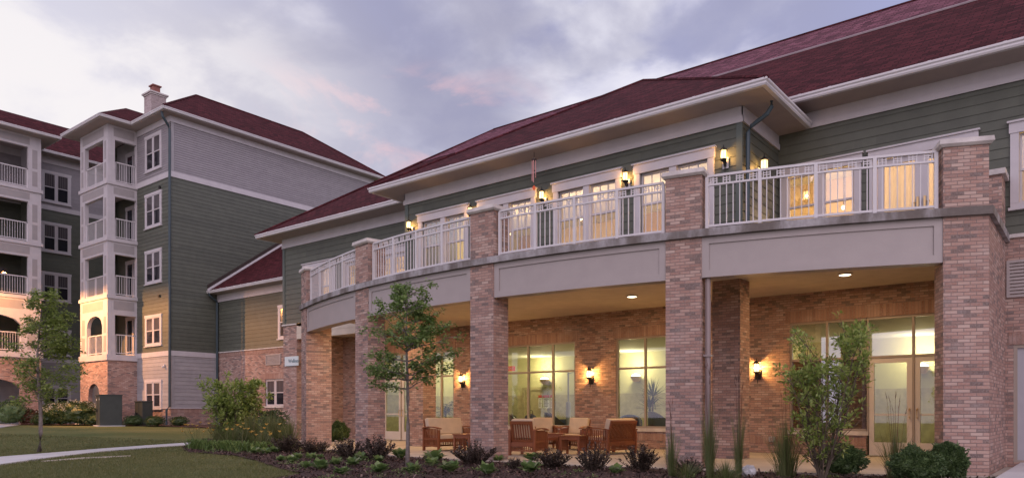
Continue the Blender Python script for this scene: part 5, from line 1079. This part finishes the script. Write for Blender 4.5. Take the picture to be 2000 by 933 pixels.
def hosta(seed):
    t = MB(); r = random.Random(seed)
    for k in range(42):
        a = r.uniform(0, 2 * pi); e = r.uniform(.25, 1.25); L = r.uniform(.11, .20); d = Vector((cos(a) * cos(e), sin(a) * cos(e), sin(e))); b = Vector((cos(a) * .03, sin(a) * .03, .02 + .05 * r.random())); s = Vector((-sin(a), cos(a), 0)); Wd = L * r.uniform(.5, .75); e1 = b + d * L * .55; e2 = b + d * L * .95 + Vector((0, 0, -.03 * r.random()))
        t.add((b, e1 + s * Wd / 2 + Vector((0, 0, .012)), e2, e1 - s * Wd / 2 + Vector((0, 0, .012)), e1), ((0, 1, 4), (1, 2, 4), (2, 3, 4), (3, 0, 4)))
    o = t.build('hosta', 'hosta_leaf', uv=False); return o
HP = [hosta(s) for s in (1, 2, 3, 4)]; hu = [False] * 4
HL = [(497, 889, .9), (518, 889, .8), (537, 887, .85), (548, 903, .75), (569, 906, .9), (581, 899, .8), (597, 915, .75), (606, 898, .85), (625, 898, .7), (626, 920, 1.0), (657, 910, .75), (668, 928, .85), (689, 914, .95), (704, 902, .9), (739, 906, .75), (740, 927, 1.05), (782, 898, 1.25), (806, 926, .95), (846, 904, 1.35), (843, 914, 1.0), (881, 928, 1.15), (952, 932, 1.0), (975, 903, .65), (1042, 903, 1.2), (1034, 928, 1.15), (1203, 929, .85)]
SPECIAL = {16: 'broad leaved green plant just left of the young tree trunk', 18: 'largest broad leaved green plant, right of the young tree', 20: 'broad leaved green plant before the mulch left of the middle pillar', 21: 'broad leaved green plant at the lower edge below the middle pillar', 22: 'tiny green plant at the foot of the middle pillar', 23: 'broad leaved dark green plant before the armchair seen from behind', 24: 'broad leaved green plant in the mulch below the armchair seen from behind', 25: 'broad leaved green plant in front of the loveseat seen from behind', 17: 'broad leaved green plant at the right of the young tree foot', 19: 'broad leaved green plant touching the lower side of the largest one'}
for i, (u, v, s) in enumerate(HL):
    o = HP[i % 4] if not hu[i % 4] else HP[i % 4].copy()
    if hu[i % 4]: COL.objects.link(o)
    hu[i % 4] = True; p = on_ground(u, v); o.location = (p.x, p.y, bed_z(p.x, p.y) - .01); s *= 1.22; o.scale = (s, s, s * .95); o.rotation_euler = (0, 0, i * 2.1)
    tag(o, SPECIAL.get(i, 'small broad leaved green plant in the mulch left of the young tree'), 'plant', 'broad leaved plants in the mulch')
def grass_tuft(label, u, Y, H, R, n, seed, wd=.0032, z=None, tall=0, group='ornamental grasses'):
    p = spot(u, Y); t = thing('ornamental_grass', label, 'grass', (p.x, p.y, ground_z(p.x, p.y) if z is None else z), 0, group); r = random.Random(seed); m = MB()
    for k in range(int(n * 1.5)):
        a = r.uniform(0, 2 * pi); rad = R * r.random() ** 1.4; h = H * r.uniform(.45, 1.05); b = Vector((cos(a) * rad * .3, sin(a) * rad * .3, 0)); lean = rad * (.75 + .4 * r.random()); droop = r.random() ** 2 * .5
        q = [b + Vector((cos(a) * lean * f ** 1.6, sin(a) * lean * f ** 1.6, h * (f - droop * f ** 3))) for f in (0, .35, .7, 1)]; s = Vector((-sin(a + .6), cos(a + .6), 0)) * wd
        m.add([q[0] - s, q[0] + s, q[1] - s * .9, q[1] + s * .9, q[2] - s * .6, q[2] + s * .6, q[3]], ((0, 1, 3, 2), (2, 3, 5, 4), (4, 5, 6)))
    m.build('blades', 'grass_blade', t, uv=False)
    if tall:
        m = MB()
        for k in range(tall): a = r.uniform(0, 2 * pi); rad = R * .5 * r.random(); h = H * r.uniform(1.05, 1.35); e = Vector((cos(a) * rad, sin(a) * rad, h)); m.tube([(0, 0, 0), e * .6, e], [.004, .003, .002], 4, False); m.tube([e, e + Vector((cos(a) * .03, sin(a) * .03, .12))], [.006, .001], 4, False)
        m.build('seed_heads', 'red_foliage', t, uv=False)
grass_tuft('thin tuft of upright grass before the left edge of the fourth pillar', 1312, 12.6, .95, .20, 150, 1, tall=4); grass_tuft('tall dense upright grass before the taupe downspout', 1387, 12.2, 1.45, .20, 230, 2, tall=10); grass_tuft('tall thin upright grass before the right hand pier', 1443, 12.4, 1.35, .16, 130, 3, tall=8)
grass_tuft('broad clump of grass left of the tall open shrub', 1535, 12.3, 1.15, .42, 420, 4, tall=6); grass_tuft('clump of grass between the tall open shrub and the boxwood mound', 1748, 12.1, 1.0, .34, 240, 5, tall=8); grass_tuft('low spreading grass at the lower edge left of the pale stone', 1418, 11.9, .40, .42, 260, 6); grass_tuft('low spreading grass at the foot of the fourth pillar', 1340, 12.4, .35, .40, 200, 7)
for i, (u, Y, H, R, n, l) in enumerate(((432, 22.3, 1.15, .45, 420, 'first tall grass clump at the left end of the flower bed'), (490, 21.6, 1.25, .5, 520, 'tall grass clump right of the bushy light green shrub'), (530, 21.3, 1.25, .5, 520, 'tall grass clump in the middle of the flower bed'), (566, 21.2, 1.1, .4, 380, 'tall grass clump beside the leftmost pillar'), (455, 21.3, .9, .5, 420, 'lower grass clump before the bushy light green shrub'), (510, 20.8, .75, .5, 380, 'low grass clump above the first broad leaved plants'))):
    grass_tuft(l, u, Y, H, R, n, 20 + i, .005)
def daylily(label, u, Y, n, fl, seed):
    p = spot(u, Y); t = thing('daylily', label, 'flowers', (p.x, p.y, bed_z(p.x, p.y)), 0, 'yellow flowers in the left bed'); r = random.Random(seed); m = MB(); R = .42
    for k in range(n):
        a = r.uniform(0, 2 * pi); L = r.uniform(.45, .7); c = Vector((r.gauss(0, .13), r.gauss(0, .13), 0)); q = [c + Vector((cos(a) * L * .55 * f, sin(a) * L * .55 * f, L * (1.15 * f - .72 * f * f))) for f in (0, .35, .7, 1)]; s = Vector((-sin(a), cos(a), 0)) * .012
        m.add([q[0] - s, q[0] + s, q[1] - s, q[1] + s, q[2] - s * .7, q[2] + s * .7, q[3]], ((0, 1, 3, 2), (2, 3, 5, 4), (4, 5, 6)))
    m.build('leaves', 'maple_leaf', t, uv=False); m = MB(); w = MB()
    for k in range(fl):
        e = Vector((r.gauss(0, .26), r.gauss(0, .26), r.uniform(.42, .78))); w.tube([e * .1, e], [.005, .004], 4, False)
        for j in range(6): a = j * pi / 3 + r.random(); leaf(m, e, Vector((cos(a), sin(a), .75)), Vector((0, 0, 1)), .085, .04)
    w.build('stalks', 'grass_blade', t, uv=False); m.build('blossoms', 'yellow_petal', t, uv=False)
for i, (u, Y, n, fl, l) in enumerate(((385, 22.2, 150, 11, 'yellow flowering clump at the left tip of the flower bed'), (414, 21.7, 110, 5, 'clump with orange yellow blooms next to the bed tip'), (446, 20.9, 100, 5, 'yellow flowers below the bushy light green shrub'), (472, 20.6, 90, 4, 'low clump with few yellow flowers in the middle of the bed'), (506, 20.3, 100, 6, 'orange yellow flowers before the middle grass clump'), (541, 20.4, 90, 5, 'yellow flowers nearest the leftmost pillar'))): daylily(l, u, Y, n, fl, 40 + i)
def potted(u, Y, label, H, yucca=True):
    p = spot(u, Y); t = thing('potted_palm', label, 'house plant', (p.x, p.y, .01), 0, 'plants inside the windows'); r = random.Random(int(u)); m = MB(); m.lathe([(.14, 0), (.19, .35), (.21, .36), (.20, .40), (.01, .38)], 14); m.build('pot', 'dark_leather', t)
    w = MB(); lf = MB(); heads = [(Vector((.05, 0, H * .72))), Vector((-.12, .05, H * .55))] if yucca else [Vector((0, 0, H * .5)), Vector((.1, 0, H * .25))]
    for h in heads:
        w.tube([(0, 0, .35), h * .6 + Vector((0, 0, .1)), h], .02, 6)
        for k in range(70 if yucca else 22):
            d = rv(r); d.z = d.z * .7 + .35; L = H * (.30 if yucca else .48) * r.uniform(.7, 1.1)
            if yucca: leaf(lf, h, d, Vector((0, 0, 1)), L, .035)
            else:
                d.normalize(); q = [h + d * L * f + Vector((0, 0, -L * .55 * f * f)) for f in (0, .25, .5, .75, 1)]
                for a, b in zip(q, q[1:]):
                    for j in range(5):
                        c = a.lerp(b, j / 5); s = (b - a).cross(Vector((0, 0, 1))).normalized()
                        for sg in (-1, 1): leaf(lf, c, s * sg + (b - a).normalized() * .7 + Vector((0, 0, -.4)), Vector((0, 0, 1)), .17, .022)
    w.build('stem', 'stem', t); lf.build('fronds', 'palm_leaf', t, uv=False)
potted(1273, 23.6, 'potted yucca with spiky leaves inside the right hand window', 2.15); potted(871, 27.9, 'potted palm behind the narrow window over the far loveseat', 2.2, False); potted(1572, 20.2, 'potted yucca inside the upper left pane of the glass entrance', 3.0)
